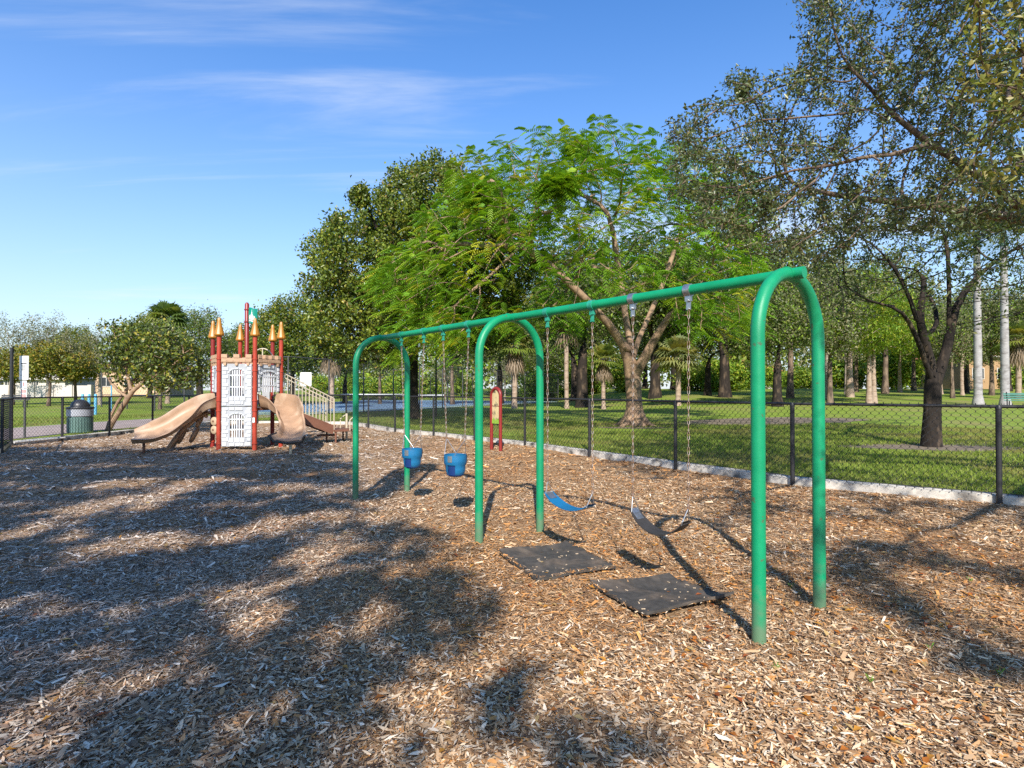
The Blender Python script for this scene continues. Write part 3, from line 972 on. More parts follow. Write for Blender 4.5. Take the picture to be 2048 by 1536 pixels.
# flag: a wavy teal sheet with a white castle emblem
ft = 0.016
def flagp(u, v):
    return np.array((fp[0] + 0.05 + 0.26 * u, fp[1] - 0.02 - 0.05 * math.sin(u * 3.3), 3.56 + 0.44 * v + 0.02 * math.sin(u * 6)))
top = [[flagp(u, v - (0.05 * (0.5 - abs(u - 0.5)) * 2 if v == 0 else 0)) + np.array((0, s * ft, 0)) for v in (0, 0.25, 0.5, 0.75, 1)] for u in np.linspace(0, 1, 9) for s in (0,)]
A_ = np.array(top); B_ = A_ + np.array((0, ft, 0))
m = MB().grid(A_).grid(B_[:, ::-1])
for q in (0, -1):
    m.grid(np.stack((A_[q], B_[q]))); m.grid(np.stack((A_[:, q], B_[:, q])))
flag = m.build('flag', M_flag, pole, smooth=True, auto=40)
m = MB()
for (u0, u1, v0, v1) in ((.14, .80, .09, .15), (.16, .78, .20, .24), (.15, .21, .24, .50), (.73, .79, .24, .50), (.27, .33, .24, .52), (.60, .66, .24, .52), (.40, .46, .24, .60), (.50, .56, .24, .60),
                         (.44, .52, .60, .72), (.465, .495, .72, .86), (.22, .27, .30, .36), (.33, .40, .34, .40), (.56, .62, .34, .40), (.66, .73, .30, .36)):
    P = np.array([[flagp(u, v) + np.array((0, -0.004, 0)) for v in (v0, v1)] for u in np.linspace(u0, u1, 4)])
    m.grid(P)
m.build('flag_emblem', M_flagw, flag)

# hexagonal deck
hx = [tuple(p * 0.99 + CC * 0.01) for p in HEX]
MB().plate(hx, 0.07, (0, 0, DECK - 0.07), (1, 0, 0), (0, 1, 0), (0, 0, 1)).build('deck', M_brown, pc)


def facef(i, j, gap=0.075):
    a, b = HEX[i], HEX[j]
    L = np.linalg.norm(b - a); u = (b - a) / L
    n = np.array((u[1], -u[0]))             # outward
    return a + u * gap, np.array((u[0], u[1], 0)), np.array((n[0], n[1], 0)), L - 2 * gap


def shr(b_, g=0.005):
    c = np.mean(np.array(b_), 0)
    out = []
    for p in b_:
        d = np.array(p) - c; L = np.linalg.norm(d)
        out.append(tuple(c + d * (L - g * 1.4) / L))
    return out


def arched_panel(i, j, z0, z1, name, m_plate, m_stone, win, bars=6, pointed=False, stone=True, sh=0.0):
    """moulded wall panel: real opening with a grille, raised stone blocks"""
    o, u, n, W = facef(i, j)
    O = np.array((o[0], o[1], z0)) - n * 0.03
    H = z1 - z0; up = np.array((0, 0, 1.0))
    x0, x1, y0, y1 = win; cx = (x0 + x1) / 2; rw = (x1 - x0) / 2
    ah = rw * (1.5 if pointed else 0.62)
    ys = y1 - ah
    ap = []
    for k in range(0, 13):
        a = math.pi * k / 12
        if pointed:
            s = math.cos(a)
            ap.append((cx + rw * s, ys + ah * (1 - abs(s) ** 1.6)))
        else:
            ap.append((cx + rw * math.cos(a), ys + ah * math.sin(a)))
    m = MB()
    m.plate([(0, 0), (W, 0), (W, y0), (0, y0)], 0.045, O, u, up, n)
    m.plate([(0, y0), (x0, y0), (x0, ys), (0, ys)], 0.045, O, u, up, n)
    m.plate([(x1, y0), (W, y0), (W, ys), (x1, ys)], 0.045, O, u, up, n)
    m.plate([(x1, ys), (W, ys), (W, H), (cx, H), (cx, y1)] + ap[1:6][::-1], 0.045, O, u, up, n)
    m.plate([(x0, ys)] + ap[7:12][::-1] + [(cx, y1), (cx, H), (0, H), (0, ys)], 0.045, O, u, up, n)
    pan = m.build(name, m_plate, pc)
    # grille
    for k in range(bars + 1):
        x = x0 + (x1 - x0) * (k + 0.0) / bars
        if k in (0, bars): continue
        c = max(-1, min(1, (x - cx) / rw))
        ht = ys + (ah * (1 - abs(c) ** 1.6) if pointed else ah * math.sqrt(max(0, 1 - c * c)))
        MB().plate([(x - 0.013, y0), (x + 0.013, y0), (x + 0.013, ht), (x - 0.013, ht)], 0.03, O + n * 0.008, u, up, n).build('grille_bar', m_stone, pan)
    for fy in ((0.34, 0.78) if bars > 3 and not pointed else ()):
        y = y0 + (y1 - y0) * fy
        MB().plate([(x0, y - 0.014), (x1, y - 0.014), (x1, y + 0.014), (x0, y + 0.014)], 0.034, O + n * 0.006, u, up, n).build('grille_bar', m_stone, pan)
    # stone blocks: quoins at both sides, arch stones, sill stones
    rnd = random.Random(i * 10 + int(z0 * 7))
    blk = []
    if stone:
        y = 0.015; k = 0
        while y < H - 0.06:
            h = rnd.uniform(0.085, 0.125)
            if y + h > H - 0.01: h = H - 0.012 - y
            wl_ = min(0.16 if k % 2 else 0.11, x0 - 0.035); wr_ = min(0.11 if k % 2 else 0.16, W - x1 - 0.035)
            blk.append([(0.012, y), (0.012 + wl_, y), (0.012 + wl_, y + h - 0.012), (0.012, y + h - 0.012)])
            blk.append([(W - 0.012 - wr_, y), (W - 0.012, y), (W - 0.012, y + h - 0.012), (W - 0.012 - wr_, y + h - 0.012)])
            y += h; k += 1
        # arch ring
        for k in range(7):
            a0 = math.pi * k / 7 + 0.03; a1 = math.pi * (k + 1) / 7 - 0.03
            r0, r1 = 1.08, 1.34
            if pointed: continue
            blk.append([(cx + rw * r0 * math.cos(a0), ys + ah * r0 * math.sin(a0)), (cx + rw * r1 * math.cos(a0), ys + ah * r1 * math.sin(a0)),
                        (cx + rw * r1 * math.cos(a1), ys + ah * r1 * math.sin(a1)), (cx + rw * r0 * math.cos(a1), ys + ah * r0 * math.sin(a1))])
        # sill course and field stones above and below
        if y0 > 0.14:
            ww = (x1 - x0 + 0.08) / 3
            for k in range(3):
                xx = x0 - 0.04 + ww * k
                blk.append([(xx + 0.006, y0 - 0.125), (xx + ww - 0.006, y0 - 0.125), (xx + ww - 0.006, y0 - 0.022), (xx + 0.006 + (0.03 if k == 0 else 0), y0 - 0.022)])
            yy = y0 - 0.14
            while yy > 0.09:
                s2 = rnd.uniform(0, 0.1)
                xx = 0.20
                while xx < W - 0.24:
                    w2 = rnd.uniform(0.12, 0.18)
                    if xx + w2 > W - 0.2: w2 = W - 0.2 - xx
                    blk.append([(xx, yy - 0.085), (xx + w2 - 0.012, yy - 0.085), (xx + w2 - 0.012, yy), (xx, yy)])
                    xx += w2
                yy -= 0.1
        yy = y1 + 0.10
        while yy < H - 0.09:
            xx = 0.20 - rnd.uniform(0, .02)
            while xx < W - 0.22:
                w2 = rnd.uniform(0.13, 0.22)
                if xx + w2 > W - 0.19: w2 = W - 0.19 - xx
                if w2 > 0.04:
                    blk.append([(xx, yy), (xx + w2 - 0.012, yy), (xx + w2 - 0.012, yy + 0.085), (xx, yy + 0.085)])
                xx += w2
            yy += 0.1
    for b_ in blk:
        MB().plate(shr(b_), 0.02, O + n * 0.0455, u, up, n).build('stone', m_stone, pan, bevel=0.004)
    return pan


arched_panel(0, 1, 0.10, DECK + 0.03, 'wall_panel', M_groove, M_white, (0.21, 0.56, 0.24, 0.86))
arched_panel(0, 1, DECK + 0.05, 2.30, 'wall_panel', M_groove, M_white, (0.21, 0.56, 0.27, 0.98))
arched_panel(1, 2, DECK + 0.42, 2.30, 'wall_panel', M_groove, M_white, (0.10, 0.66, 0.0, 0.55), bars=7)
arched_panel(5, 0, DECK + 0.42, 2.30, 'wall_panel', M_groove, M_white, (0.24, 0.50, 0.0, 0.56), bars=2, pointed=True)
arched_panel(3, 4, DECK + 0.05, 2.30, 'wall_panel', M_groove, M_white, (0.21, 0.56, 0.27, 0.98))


def parapet(i, j, nm=4):
    o, u, n, W = facef(i, j, 0.07)
    O = np.array((o[0], o[1], 2.30)) - n * 0.05; up = np.array((0, 0, 1.0))
    par = MB().plate([(0, 0.03), (W, 0.03), (W, 0.15), (0, 0.15)], 0.10, O, u, up, n).build('parapet', M_blockt, pc, bevel=0.006)
    k = nm * 2 - 1
    ws = W / k
    for q in range(nm):
        x = q * 2 * ws
        MB().plate([(x, 0.152), (x + ws, 0.152), (x + ws, 0.25), (x, 0.25)], 0.125, O - n * 0.012, u, up, n).build('merlon', M_blockt, par, bevel=0.006)
    for q in range(5):
        x = W * q / 5
        MB().plate([(x + 0.006, 0.045), (x + W / 5 - 0.006, 0.045), (x + W / 5 - 0.006, 0.10), (x + W / 10, 0.115), (x + 0.006, 0.10)], 0.012, O + n * 0.1005, u, up, n).build('stone', M_blockt, par, bevel=0.003)
    for q in range(3):
        x = W * (0.12 + 0.38 * q)
        MB().plate([(x - 0.04, 0.028), (x + 0.04, 0.028), (x + 0.03, -0.05), (x - 0.03, -0.05)], 0.05, O + n * 0.062, u, up, n).build('corbel', M_blockt, par, bevel=0.004)


for i, j in ((0, 1), (1, 2), (5, 0), (3, 4), (4, 5)):
    parapet(i, j, 3 if i in (0, 3, 4) else 4)
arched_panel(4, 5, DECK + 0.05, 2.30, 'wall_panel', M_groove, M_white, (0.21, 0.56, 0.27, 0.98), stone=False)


def slide(path, widths, banks, wall, label, name='slide', mt=M_tan, n_in=11):
    """open chute swept along a path; path of (x,y,z) bed centre points"""
    P = np.asarray(path, float)
    # smooth resample
    t = np.linspace(0, 1, len(P)); tt = np.linspace(0, 1, 40)
    def cr(col):
        from_ = np.interp(tt, t, col)
        for _ in range(4):
            from_[1:-1] = (from_[:-2] + 2 * from_[1:-1] + from_[2:]) / 4
        return from_
    Q = np.column_stack([cr(P[:, k]) for k in range(3)])
    W = cr(np.array(widths)); Bk = cr(np.array(banks)); Wl = cr(np.array([w[0] for w in wall])); Wr = cr(np.array([w[1] for w in wall]))
    T = np.gradient(Q, axis=0); T /= np.linalg.norm(T, axis=1, keepdims=True)
    rows_i = []; rows_o = []
    for q, tv, w, bk, hl, hr in zip(Q, T, W, Bk, Wl, Wr):
        s = np.cross(tv, (0, 0, 1)); s /= np.linalg.norm(s); n = np.cross(s, tv)
        sb = s * math.cos(bk) + n * math.sin(bk); nb = n * math.cos(bk) - s * math.sin(bk)
        ins = []; out = []
        # left wall to right wall, U section
        prof = [(-0.56, hl), (-0.54, hl * 0.96), (-0.50, hl * 0.6), (-0.44, hl * 0.2), (-0.32, 0.03), (-0.15, 0.0), (0, -0.01), (0.15, 0.0), (0.32, 0.03), (0.44, hr * 0.2), (0.50, hr * 0.6), (0.54, hr * 0.96), (0.56, hr)]
        for x, z in prof:
            ins.append(q + sb * x * w + nb * z)
        th_ = 0.045
        for x, z in prof:
            k = 1.0 + 0.12
            out.append(q + sb * x * w * k + nb * (z - (th_ if abs(x) < 0.5 else 0.005)))
        rows_i.append(ins); rows_o.append(out)
    I = np.array(rows_i); O = np.array(rows_o)
    m = MB().grid(I).grid(O[:, ::-1])
    m.grid(np.stack((O[:, 0], I[:, 0]), 1)); m.grid(np.stack((I[:, -1], O[:, -1]), 1))
    m.grid(np.stack((I[0], O[0]), 0)); m.grid(np.stack((O[-1], I[-1]), 0))
    o = m.build(name, mt, pc, smooth=True, auto=55)
    tag(o, label)
    return o, Q, T, I, O


def nrm_(a): return np.array((math.cos(R(a)), math.sin(R(a)), 0))
f0 = (HEX[5] + HEX[0]) / 2
s0 = np.array((f0[0], f0[1], DECK + 0.02))
le = D(312, 872, 14.35)
pth = [s0 + nrm_(217) * -0.05, s0 + nrm_(217) * 0.24 + np.array((0, 0, -0.02)), s0 + nrm_(215) * 0.66 + np.array((0, 0, -0.26)), s0 + nrm_(213) * 1.05 + np.array((0, 0, -0.56)), s0 + nrm_(212) * 1.42 + np.array((0, 0, -0.74)), s0 + nrm_(211) * 1.85 + np.array((0, 0, -0.80))]
o1, Q1, T1, I1, O1 = slide(pth, [0.58, 0.6, 0.62, 0.66, 0.74, 0.80], [0, 0.05, 0.30, 0.36, 0.30, 0.16], [(0.32, 0.38), (0.22, 0.36), (0.10, 0.28), (0.09, 0.26), (0.11, 0.26), (0.12, 0.17)], 'straight tan slide on the left of the castle')
for k in (10, 17, 25):
    MB().grid(np.stack((O1[k, 2:11:1] - np.array((0, 0, .012)), O1[k + 1, 2:11:1] - np.array((0, 0, .012)), O1[k + 2, 2:11:1] - np.array((0, 0, .012))), 0)).build('rib', M_blockt, o1, smooth=True)
lp = Q1[-5]
MB().tube([(lp[0], lp[1], -0.2), (lp[0], lp[1], lp[2] - 0.02)], 0.035, 10).build('slide_leg', M_brown, o1, smooth=True, auto=50)
# hood wings beside the entrance
f1 = (HEX[1] + HEX[2]) / 2
s1 = np.array((f1[0], f1[1], DECK + 0.02))
pth = [s1 + nrm_(337) * -0.05, s1 + nrm_(337) * 0.25 + np.array((0, 0, -0.02)), s1 + nrm_(340) * 0.72 + nrm_(270) * 0.04 + np.array((0, 0, -0.18)), s1 + nrm_(337) * 1.10 + nrm_(270) * 0.28 + np.array((0, 0, -0.46)),
       s1 + nrm_(337) * 1.22 + nrm_(270) * 0.62 + np.array((0, 0, -0.72)), s1 + nrm_(337) * 1.22 + nrm_(270) * 1.00 + np.array((0, 0, -0.80))]
o2, Q2, T2, I2, O2 = slide(pth, [0.56, 0.54, 0.52, 0.54, 0.60, 0.72], [0, -0.05, -0.30, -0.34, -0.18, 0], [(0.36, 0.36), (0.38, 0.30), (0.44, 0.20), (0.42, 0.16), (0.30, 0.16), (0.13, 0.13)], 'curved tan slide turning towards the viewer right of the castle')
edge_ = [O2[-1, k] for k in range(13)]
side_l = [O2[-q, 0] for q in range(6, 0, -1)]; side_r = [O2[-q, -1] for q in range(1, 6)]
MB().tube(np.array([O2[-q, -1] for q in range(9, 1, -1)] + [O2[-1, k] + T2[-1] * 0.012 for k in range(12, -1, -1)]), 0.034, 8).build('slide_lip', M_black, o2, smooth=True)
lp = Q2[-5]
MB().tube([(lp[0], lp[1], -0.2), (lp[0], lp[1], lp[2] - 0.02)], 0.035, 10).build('slide_leg', M_cream, o2, smooth=True, auto=50)

# moulded climber under the left slide, on the rear left face
f2 = (HEX[4] + HEX[5]) / 2
base = np.array((HEX[5][0], HEX[5][1], 0)) + nrm_(200) * 0.02
cl = thing('_tmp', None, None) if False else None
cu = nrm_(203); cv = np.array((-cu[1], cu[0], 0))
def clp(x, y, z): return base + cu * x + cv * y + np.array((0, 0, z))
A_ = []
for t in np.linspace(0, 1, 18):
    x = 0.06 + 0.98 * t ** 1.2; z = 1.02 * (1 - t ** 2.1)
    A_.append((x, z))
for y in (-0.36, 0.36):
    o_ = MB().tube([clp(x, y, z - 0.05) for x, z in A_], 0.06, 10).build('climber_rail', M_tan if y > 0 else M_tan, pc, smooth=True, auto=60)
MB().tube([clp(x, -0.36 + 0.02, z + 0.03) for x, z in A_[2:11]], 0.032, 8).build('climber_grip', M_black, pc, smooth=True)
for (xc, zc, yr, zr) in ((0.30, 0.74, 0.22, 0.13), (0.42, 0.38, 0.26, 0.18), (0.72, 0.34, 0.16, 0.16)):
    ring = [clp(xc + 0.45 * zr * -math.sin(a), yr * math.cos(a), zc + zr * math.sin(a)) for a in np.linspace(0, 2 * math.pi, 22, endpoint=False)]
    MB().tube(ring, 0.05, 8, closed=True).build('climber_hold', M_tan, pc, smooth=True)
for t in (3, 7, 11, 14):
    x, z = A_[t]
    MB().tube([clp(x, -0.36, z - 0.05), clp(x - 0.05, 0, z - 0.13), clp(x, 0.36, z - 0.05)], 0.045, 8).build('climber_step', M_tan, pc, smooth=True, auto=60)
MB().grid(np.array([[clp(0.15 + 0.6 * t, y, 0.14 * (1 - t)) for y in (-0.34, 0, 0.34)] for t in (0, 0.33, 0.66, 1)])).build('climber_base', M_brown, pc)
# spinner knobs between the left posts
kp = HEX[5] * 0.35 + HEX[0] * 0.65
for z, r in ((0.76, 0.115), (0.53, 0.11)):
    c_ = np.array((kp[0], kp[1], z)) + nrm_(235) * 0.05
    d_ = nrm_(250)
    o_ = MB().tube([c_ - d_ * 0.05, c_ - d_ * 0.03, c_ + d_ * 0.03, c_ + d_ * 0.05], [r * 0.8, r, r, r * 0.75], 20).build('play_disc', M_tanlight, pc, smooth=True, auto=40)
    MB().tube([c_ + d_ * 0.05, c_ + d_ * 0.058], r * 0.25, 10).build('disc_eye', M_brown, o_, smooth=True, auto=40)
# instruction plate on the right front post
c_ = np.array((HEX[1][0], HEX[1][1], 0.80))
MB().box(c_ + np.array((0, -0.06, 0)), (0.055, 0.012, 0.13)).build('info_plate', M_signw, pc)
# curved cream hoop above the deck
hp = (HEX[1] + HEX[2]) / 2 * 0.5 + CC * 0.5
MB().tube(arc((hp[0], hp[1] + 0.3, 2.25), 0.36, 0.25, math.pi - 0.25, 15, (1, 0, 0), (0, 0, 1.45)), 0.018, 8).build('grab_hoop', M_cream, pc, smooth=True, auto=50)
MB().tube([(hp[0], hp[1] + 0.3, 2.2), (hp[0], hp[1] + 0.3, 2.78)], 0.018, 8).build('grab_bar', M_cream, pc, smooth=True, auto=50)

# stairs with railings down to a transfer platform on the right rear
f3 = (HEX[2] + HEX[3]) / 2
sd3 = nrm_(37); sp3 = nrm_(127)
S0 = np.array((f3[0], f3[1], 0))
for side in (-1, 1):
    o_ = S0 + sp3 * 0.36 * side
    a = o_ + np.array((0, 0, DECK)); b = o_ + sd3 * 1.55 + np.array((0, 0, 0.42))
    MB().bar(a + np.array((0, 0, -0.06)), b + np.array((0, 0, -0.02)), 0.03, 0.26, up=(0, 0, 1)).build('stringer', M_brown, pc)
    ra, rb = a + np.array((0, 0, 1.0)), b + np.array((0, 0, 0.92))
    MB().tube([ra, rb], 0.019, 8).build('handrail', M_cream, pc, smooth=True, auto=50)
    MB().tube([ra + np.array((0, 0, -.12)), rb + np.array((0, 0, -.12))], 0.012, 8).build('handrail', M_cream, pc, smooth=True, auto=50)
    MB().tube([a + np.array((0, 0, .1)), b + np.array((0, 0, .1))], 0.012, 8).build('bottom_rail', M_cream, pc, smooth=True, auto=50)
    nb_ = 15
    for k in range(nb_ + 1):
        t = k / nb_
        p0 = a * (1 - t) + b * t
        r_ = 0.019 if k == nb_ else 0.0095
        MB().tube([p0 + np.array((0, 0, -.1 if k == nb_ else .1)), p0 + np.array((0, 0, 1.0 - 0.08 * t))], r_, 6).build('baluster', M_cream, pc, smooth=True, auto=50)
for k in range(4):
    t = (k + 0.5) / 4
    c_ = S0 + sd3 * (1.55 * t) + np.array((0, 0, DECK + (0.42 - DECK) * t - 0.05))
    MB().box(c_, (0.32, 0.68, 0.035), np.column_stack((sd3, sp3, (0, 0, 1)))).build('tread', M_brown, pc)
pp = S0 + sd3 * 1.85 + np.array((0, 0, 0.38))
plat = MB().box(pp, (0.62, 0.9, 0.06), np.column_stack((sd3, sp3, (0, 0, 1)))).build('transfer_platform', M_brown, pc)
for x in (-0.26, 0.26):
    for y in (-0.4, 0.4):
        q = pp + sd3 * x + sp3 * y
        MB().tube([(q[0], q[1], -0.2), (q[0], q[1], 0.36)], 0.03, 8).build('platform_leg', M_brown, plat, smooth=True, auto=50)
MB().box(pp + np.array((-0.35, -0.1, -0.16)), (0.5, 0.35, 0.05)).build('step', M_brown, plat)
for y in (-0.55, 0.25):
    q = pp + sd3 * 0.32 + sp3 * y
    h = MB().tube([(q[0], q[1], -0.2), (q[0], q[1], 0.86)], 0.035, 10)
    w_ = q - sd3 * 0.2
    h.tube([(q[0], q[1], 0.82), (q[0] * .6 + w_[0] * .4, q[1] * .6 + w_[1] * .4, 0.80), (w_[0], w_[1], 0.70), (w_[0], w_[1], 0.38)], 0.016, 8)
    h.build('grab_handle', M_cream, pc, smooth=True, auto=50)

# ------------------------------------------------------------------ red activity panel
a, b = G(983, 901), G(1001, 903.5)
rp = thing('activity_panel', 'small red arched play panel with faded picture standing near the fence', 'play panel', ((a + b) / 2))
ux = (b - a); Wd = np.linalg.norm(ux); ux = ux / Wd
c_ = (a + b) / 2; r_ = Wd / 2; un = np.array((ux[1], -ux[0], 0))
pathp = [a + np.array((0, 0, -0.2)), a + np.array((0, 0, 0.7)), a + np.array((0, 0, 1.45 - 0.02))] + arc(c_ + np.array((0, 0, 1.45)), r_, math.pi, 0, 15, ux, (0, 0, 1)) + [b + np.array((0, 0, 1.43)), b + np.array((0, 0, 0.7)), b + np.array((0, 0, -0.2))]
MB().tube(pathp, 0.045, 12).build('arch_frame', M_darkred, rp, smooth=True, auto=50)
M_pic = mat('faded_picture_print', (0.55, 0.44, 0.22), 0.6, 0.3, col2=(0.12, 0.10, 0.06), c2scale=7, c2lo=0.50, c2hi=0.60, var=0.2)
M_picg = mat('green_picture_print', (0.25, 0.42, 0.05), 0.6, 0.3, var=0.3, vscale=12)
wv = r_ - 0.03
arcpts = [(wv * math.cos(t), 1.42 + wv * math.sin(t)) for t in np.linspace(0, math.pi, 12)]
pl = MB().plate([(-wv, 0.80), (wv, 0.80)] + arcpts, 0.02, c_ - un * 0.01, ux, (0, 0, 1), un).build('picture_panel', M_pic, rp)
MB().plate([(-wv, 0.72), (wv, 0.72), (wv, 0.798), (wv * .4, 0.86), (0, 0.80), (-wv * .5, 0.88), (-wv, 0.80)], 0.024, c_ - un * 0.012, ux, (0, 0, 1), un).build('picture_strip', M_picg, rp)
MB().plate([(-wv, 1.17), (wv, 1.17), (wv, 1.19), (-wv, 1.19)], 0.026, c_ - un * 0.013, ux, (0, 0, 1), un).build('picture_line', M_brown, rp)
#--PART3--
# ------------------------------------------------------------------ path, trash can, signs beyond the left fence
def ribbon(name, pts, w, m, label, cat, dz=0.01):
    P = np.array(pts, float)
    t = np.linspace(0, 1, len(P)); tt = np.linspace(0, 1, 40)
    P = np.column_stack([np.interp(tt, t, P[:, k]) for k in range(2)])
    A = inset(P, w / 2); B = inset(P, -w / 2)
    G_ = np.stack([np.column_stack((X, lawn_z(X[:, 0], X[:, 1]) + dz)) for X in (A, A * .75 + B * .25, (A + B) / 2, A * .25 + B * .75, B)], 1)
    mb = MB().grid(G_[:, ::-1])
    return tag(mb.build(name, m, None, smooth=True), label, cat, kind='structure')


ribbon('concrete_path', [(-17.2, 9), (-17.4, 14), (-17.4, 20), (-17.0, 26), (-15.5, 31), (-13, 34)], 4.6, M_path, 'tan concrete path running past the left fence', 'path')
tz = lambda x, y: float(lawn_z(x, y))

q = G(160, 866, 0.11); q = np.array((q[0], q[1], tz(q[0], q[1])))
tcn = thing('trash_can', 'round park trash can with black dome lid behind the left fence', 'trash can', q)
MB().lathe(q, [(0.34, 0.0), (0.36, 0.03), (0.36, 0.55), (0.34, 0.56)], 28).build('can_body', M_canbody, tcn, smooth=True, auto=40)
body = tcn.children[0]
for k in range(28):
    a = 2 * math.pi * k / 28
    c_ = q + np.array((0.365 * math.cos(a), 0.365 * math.sin(a), 0.28))
    MB().box(c_, (0.016, 0.055, 0.5), np.array(((math.cos(a), -math.sin(a), 0), (math.sin(a), math.cos(a), 0), (0, 0, 1)))).build('slat', M_canbody, body)
MB().lathe(q, [(0.372, 0.57), (0.385, 0.58), (0.385, 0.82), (0.37, 0.83)], 28).build('can_band', M_canband, tcn, smooth=True, auto=40)
lid = MB().lathe(q, [(0.40, 0.83), (0.41, 0.86), (0.40, 0.89), (0.30, 0.905)] + [(0.29 * math.cos(t), 0.905 + 0.25 * math.sin(t)) for t in np.linspace(0, 1.5, 9)], 28).build('dome_lid', M_canlid, tcn, smooth=True, auto=40)

q = G(47, 876, 0.11)
sg = thing('sign_post', 'post with tall white rules sign above small red and white notices', 'sign', (q[0], q[1], 0.11))
MB().tube([(q[0], q[1] + .04, 0), (q[0], q[1] + .04, 2.62)], 0.03, 8).build('post', M_greypost, sg, smooth=True, auto=40)
def board(name, m_, x0, x1, z0, z1, par, dy=0.0):
    return MB().box((q[0] + (x0 + x1) / 2, q[1] - dy, (z0 + z1) / 2), (x1 - x0, 0.02, z1 - z0)).build(name, m_, par)
W_ = 0.14; zt = 2.66
b1 = board('rules_board', M_signw, -W_, W_, zt - 0.74, zt, sg)
def prints(par, rows, m_=M_ink):
    for (x0, x1, z0, z1) in rows:
        MB().box((q[0] + (x0 + x1) / 2, q[1] - 0.0125, (z0 + z1) / 2), (x1 - x0, 0.004, z1 - z0)).build('print_line', m_, par)
prints(b1, [(-.03, .05, zt - .11, zt - .09), (-.09, .09, zt - .26, zt - .225)] + [(-.08 + .01 * (k % 3), .08 - .012 * ((k + 1) % 3), zt - .31 - .035 * k, zt - .295 - .035 * k) for k in range(5)] + [(-.12, .12, zt - .60, zt - .594), (-.015, .02, zt - .665, zt - .635)])
b2 = board('notice_board', M_signw, -0.11, 0.09, zt - 1.0, zt - .77, sg)
prints(b2, [(-.02, .005, zt - .94, zt - .82)], M_signr)
b3 = board('notice_board', M_signw, -0.09, 0.09, zt - 1.30, zt - 1.02, sg)
for z in (zt - 1.12, zt - 1.26):
    o_ = MB().box((q[0], q[1] - 0.0125, z + .02), (0.13, 0.004, 0.095)).build('red_patch', M_signr, b3)
    for k in range(3):
        MB().box((q[0], q[1] - 0.0155, z + .045 - .028 * k), (0.09 + 0.01 * (k % 2), 0.003, 0.010)).build('print_line', M_signw, o_)

q = D(22, 880, 17.2)
MBp = MB().tube([(q[0], q[1], 0), (q[0], q[1], 2.9)], [0.05, 0.045], 12)
tag(MBp.build('steel_pole', M_blackmetal, None, smooth=True, auto=40), 'thin tall dark pole at the far left behind the fence corner', 'pole')

# blue exercise station posts
q0 = D(178, 815, 33); zb = tz(q0[0], q0[1])
ex = thing('exercise_station', 'pale blue parallel bar exercise station on the left lawn', 'exercise station', (q0[0], q0[1], zb))
for dx in (-0.38, 0.0, 0.38):
    MB().tube([(q0[0] + dx, q0[1], zb - .2), (q0[0] + dx, q0[1], zb + 1.15), (q0[0] + dx, q0[1], zb + 1.2)], [0.075, 0.075, 0.05], 12).build('post', M_bluepost, ex, smooth=True, auto=40)
MB().tube([(q0[0], q0[1], zb + 0.25), (q0[0] + .19, q0[1] - .1, zb + 0.14), (q0[0] + .38, q0[1], zb + .25)], 0.03, 8).build('bar', M_bluepost, ex, smooth=True, auto=40)
MB().tube([(q0[0] + .45, q0[1] + 1.2, zb), (q0[0] + .45, q0[1] + 1.2, zb + 1.9)], 0.035, 8).build('tall_post', M_bluepost, ex, smooth=True, auto=40)

# ------------------------------------------------------------------ buildings
def building(name, label, x0, x1, y, z0, zt, m_, roof=None, wins=(), depth=6.0, rise=1.2, ov=0.5, trim=True):
    th = thing(name, label, 'house', ((x0 + x1) / 2, y, z0))
    MB().box(((x0 + x1) / 2, y + depth / 2, (z0 - 0.5 + zt) / 2), (x1 - x0, depth, zt - z0 + 0.5)).build('wall', m_, th)
    if roof:
        a, b = x0 - ov, x1 + ov; c, d = y - ov, y + depth + ov
        hip = min((b - a) / 2.2, (d - c) / 2)
        V = [(a, c, zt), (b, c, zt), (b, d, zt), (a, d, zt), (a + hip, (c + d) / 2, zt + rise), (b - hip, (c + d) / 2, zt + rise)]
        rf = MB().raw(V, [(0, 1, 5, 4), (1, 2, 5), (2, 3, 4, 5), (3, 0, 4), (3, 2, 1, 0)]).build('roof', roof, th)
        MB().box(((a + b) / 2, c - 0.02, zt - 0.07), (b - a, 0.06, 0.16)).build('fascia', M_trim, rf)
        nt_ = int((b - a) / 0.45)
        if nt_ < 60:
            for k in range(nt_):
                x = a + (k + .5) * (b - a) / nt_
                f_ = min(1.0, min(x - a, b - x) / hip)
                MB().tube([(x, c, zt + 0.03), (x, c + (d - c) / 2 * f_, zt + rise * f_ + 0.03)], 0.07, 6).build('tile_row', roof, rf, smooth=True)
    for (u0, u1, w0, w1) in wins:
        f = MB().box(((u0 + u1) / 2, y - 0.02, (w0 + w1) / 2), (u1 - u0 + .16, 0.08, w1 - w0 + .16)).build('window', M_trim, th)
        MB().box(((u0 + u1) / 2, y - 0.065, (w0 + w1) / 2), (u1 - u0, 0.02, w1 - w0)).build('pane', M_glassd, f)
        MB().box(((u0 + u1) / 2, y - 0.08, (w0 + w1) / 2), (0.06, 0.02, w1 - w0)).build('mullion', M_trim, f)
    return th


def DX(px, y): return (px - 1024) / F * y
def DZ(py, y): return float(D(1024, py, y)[2])

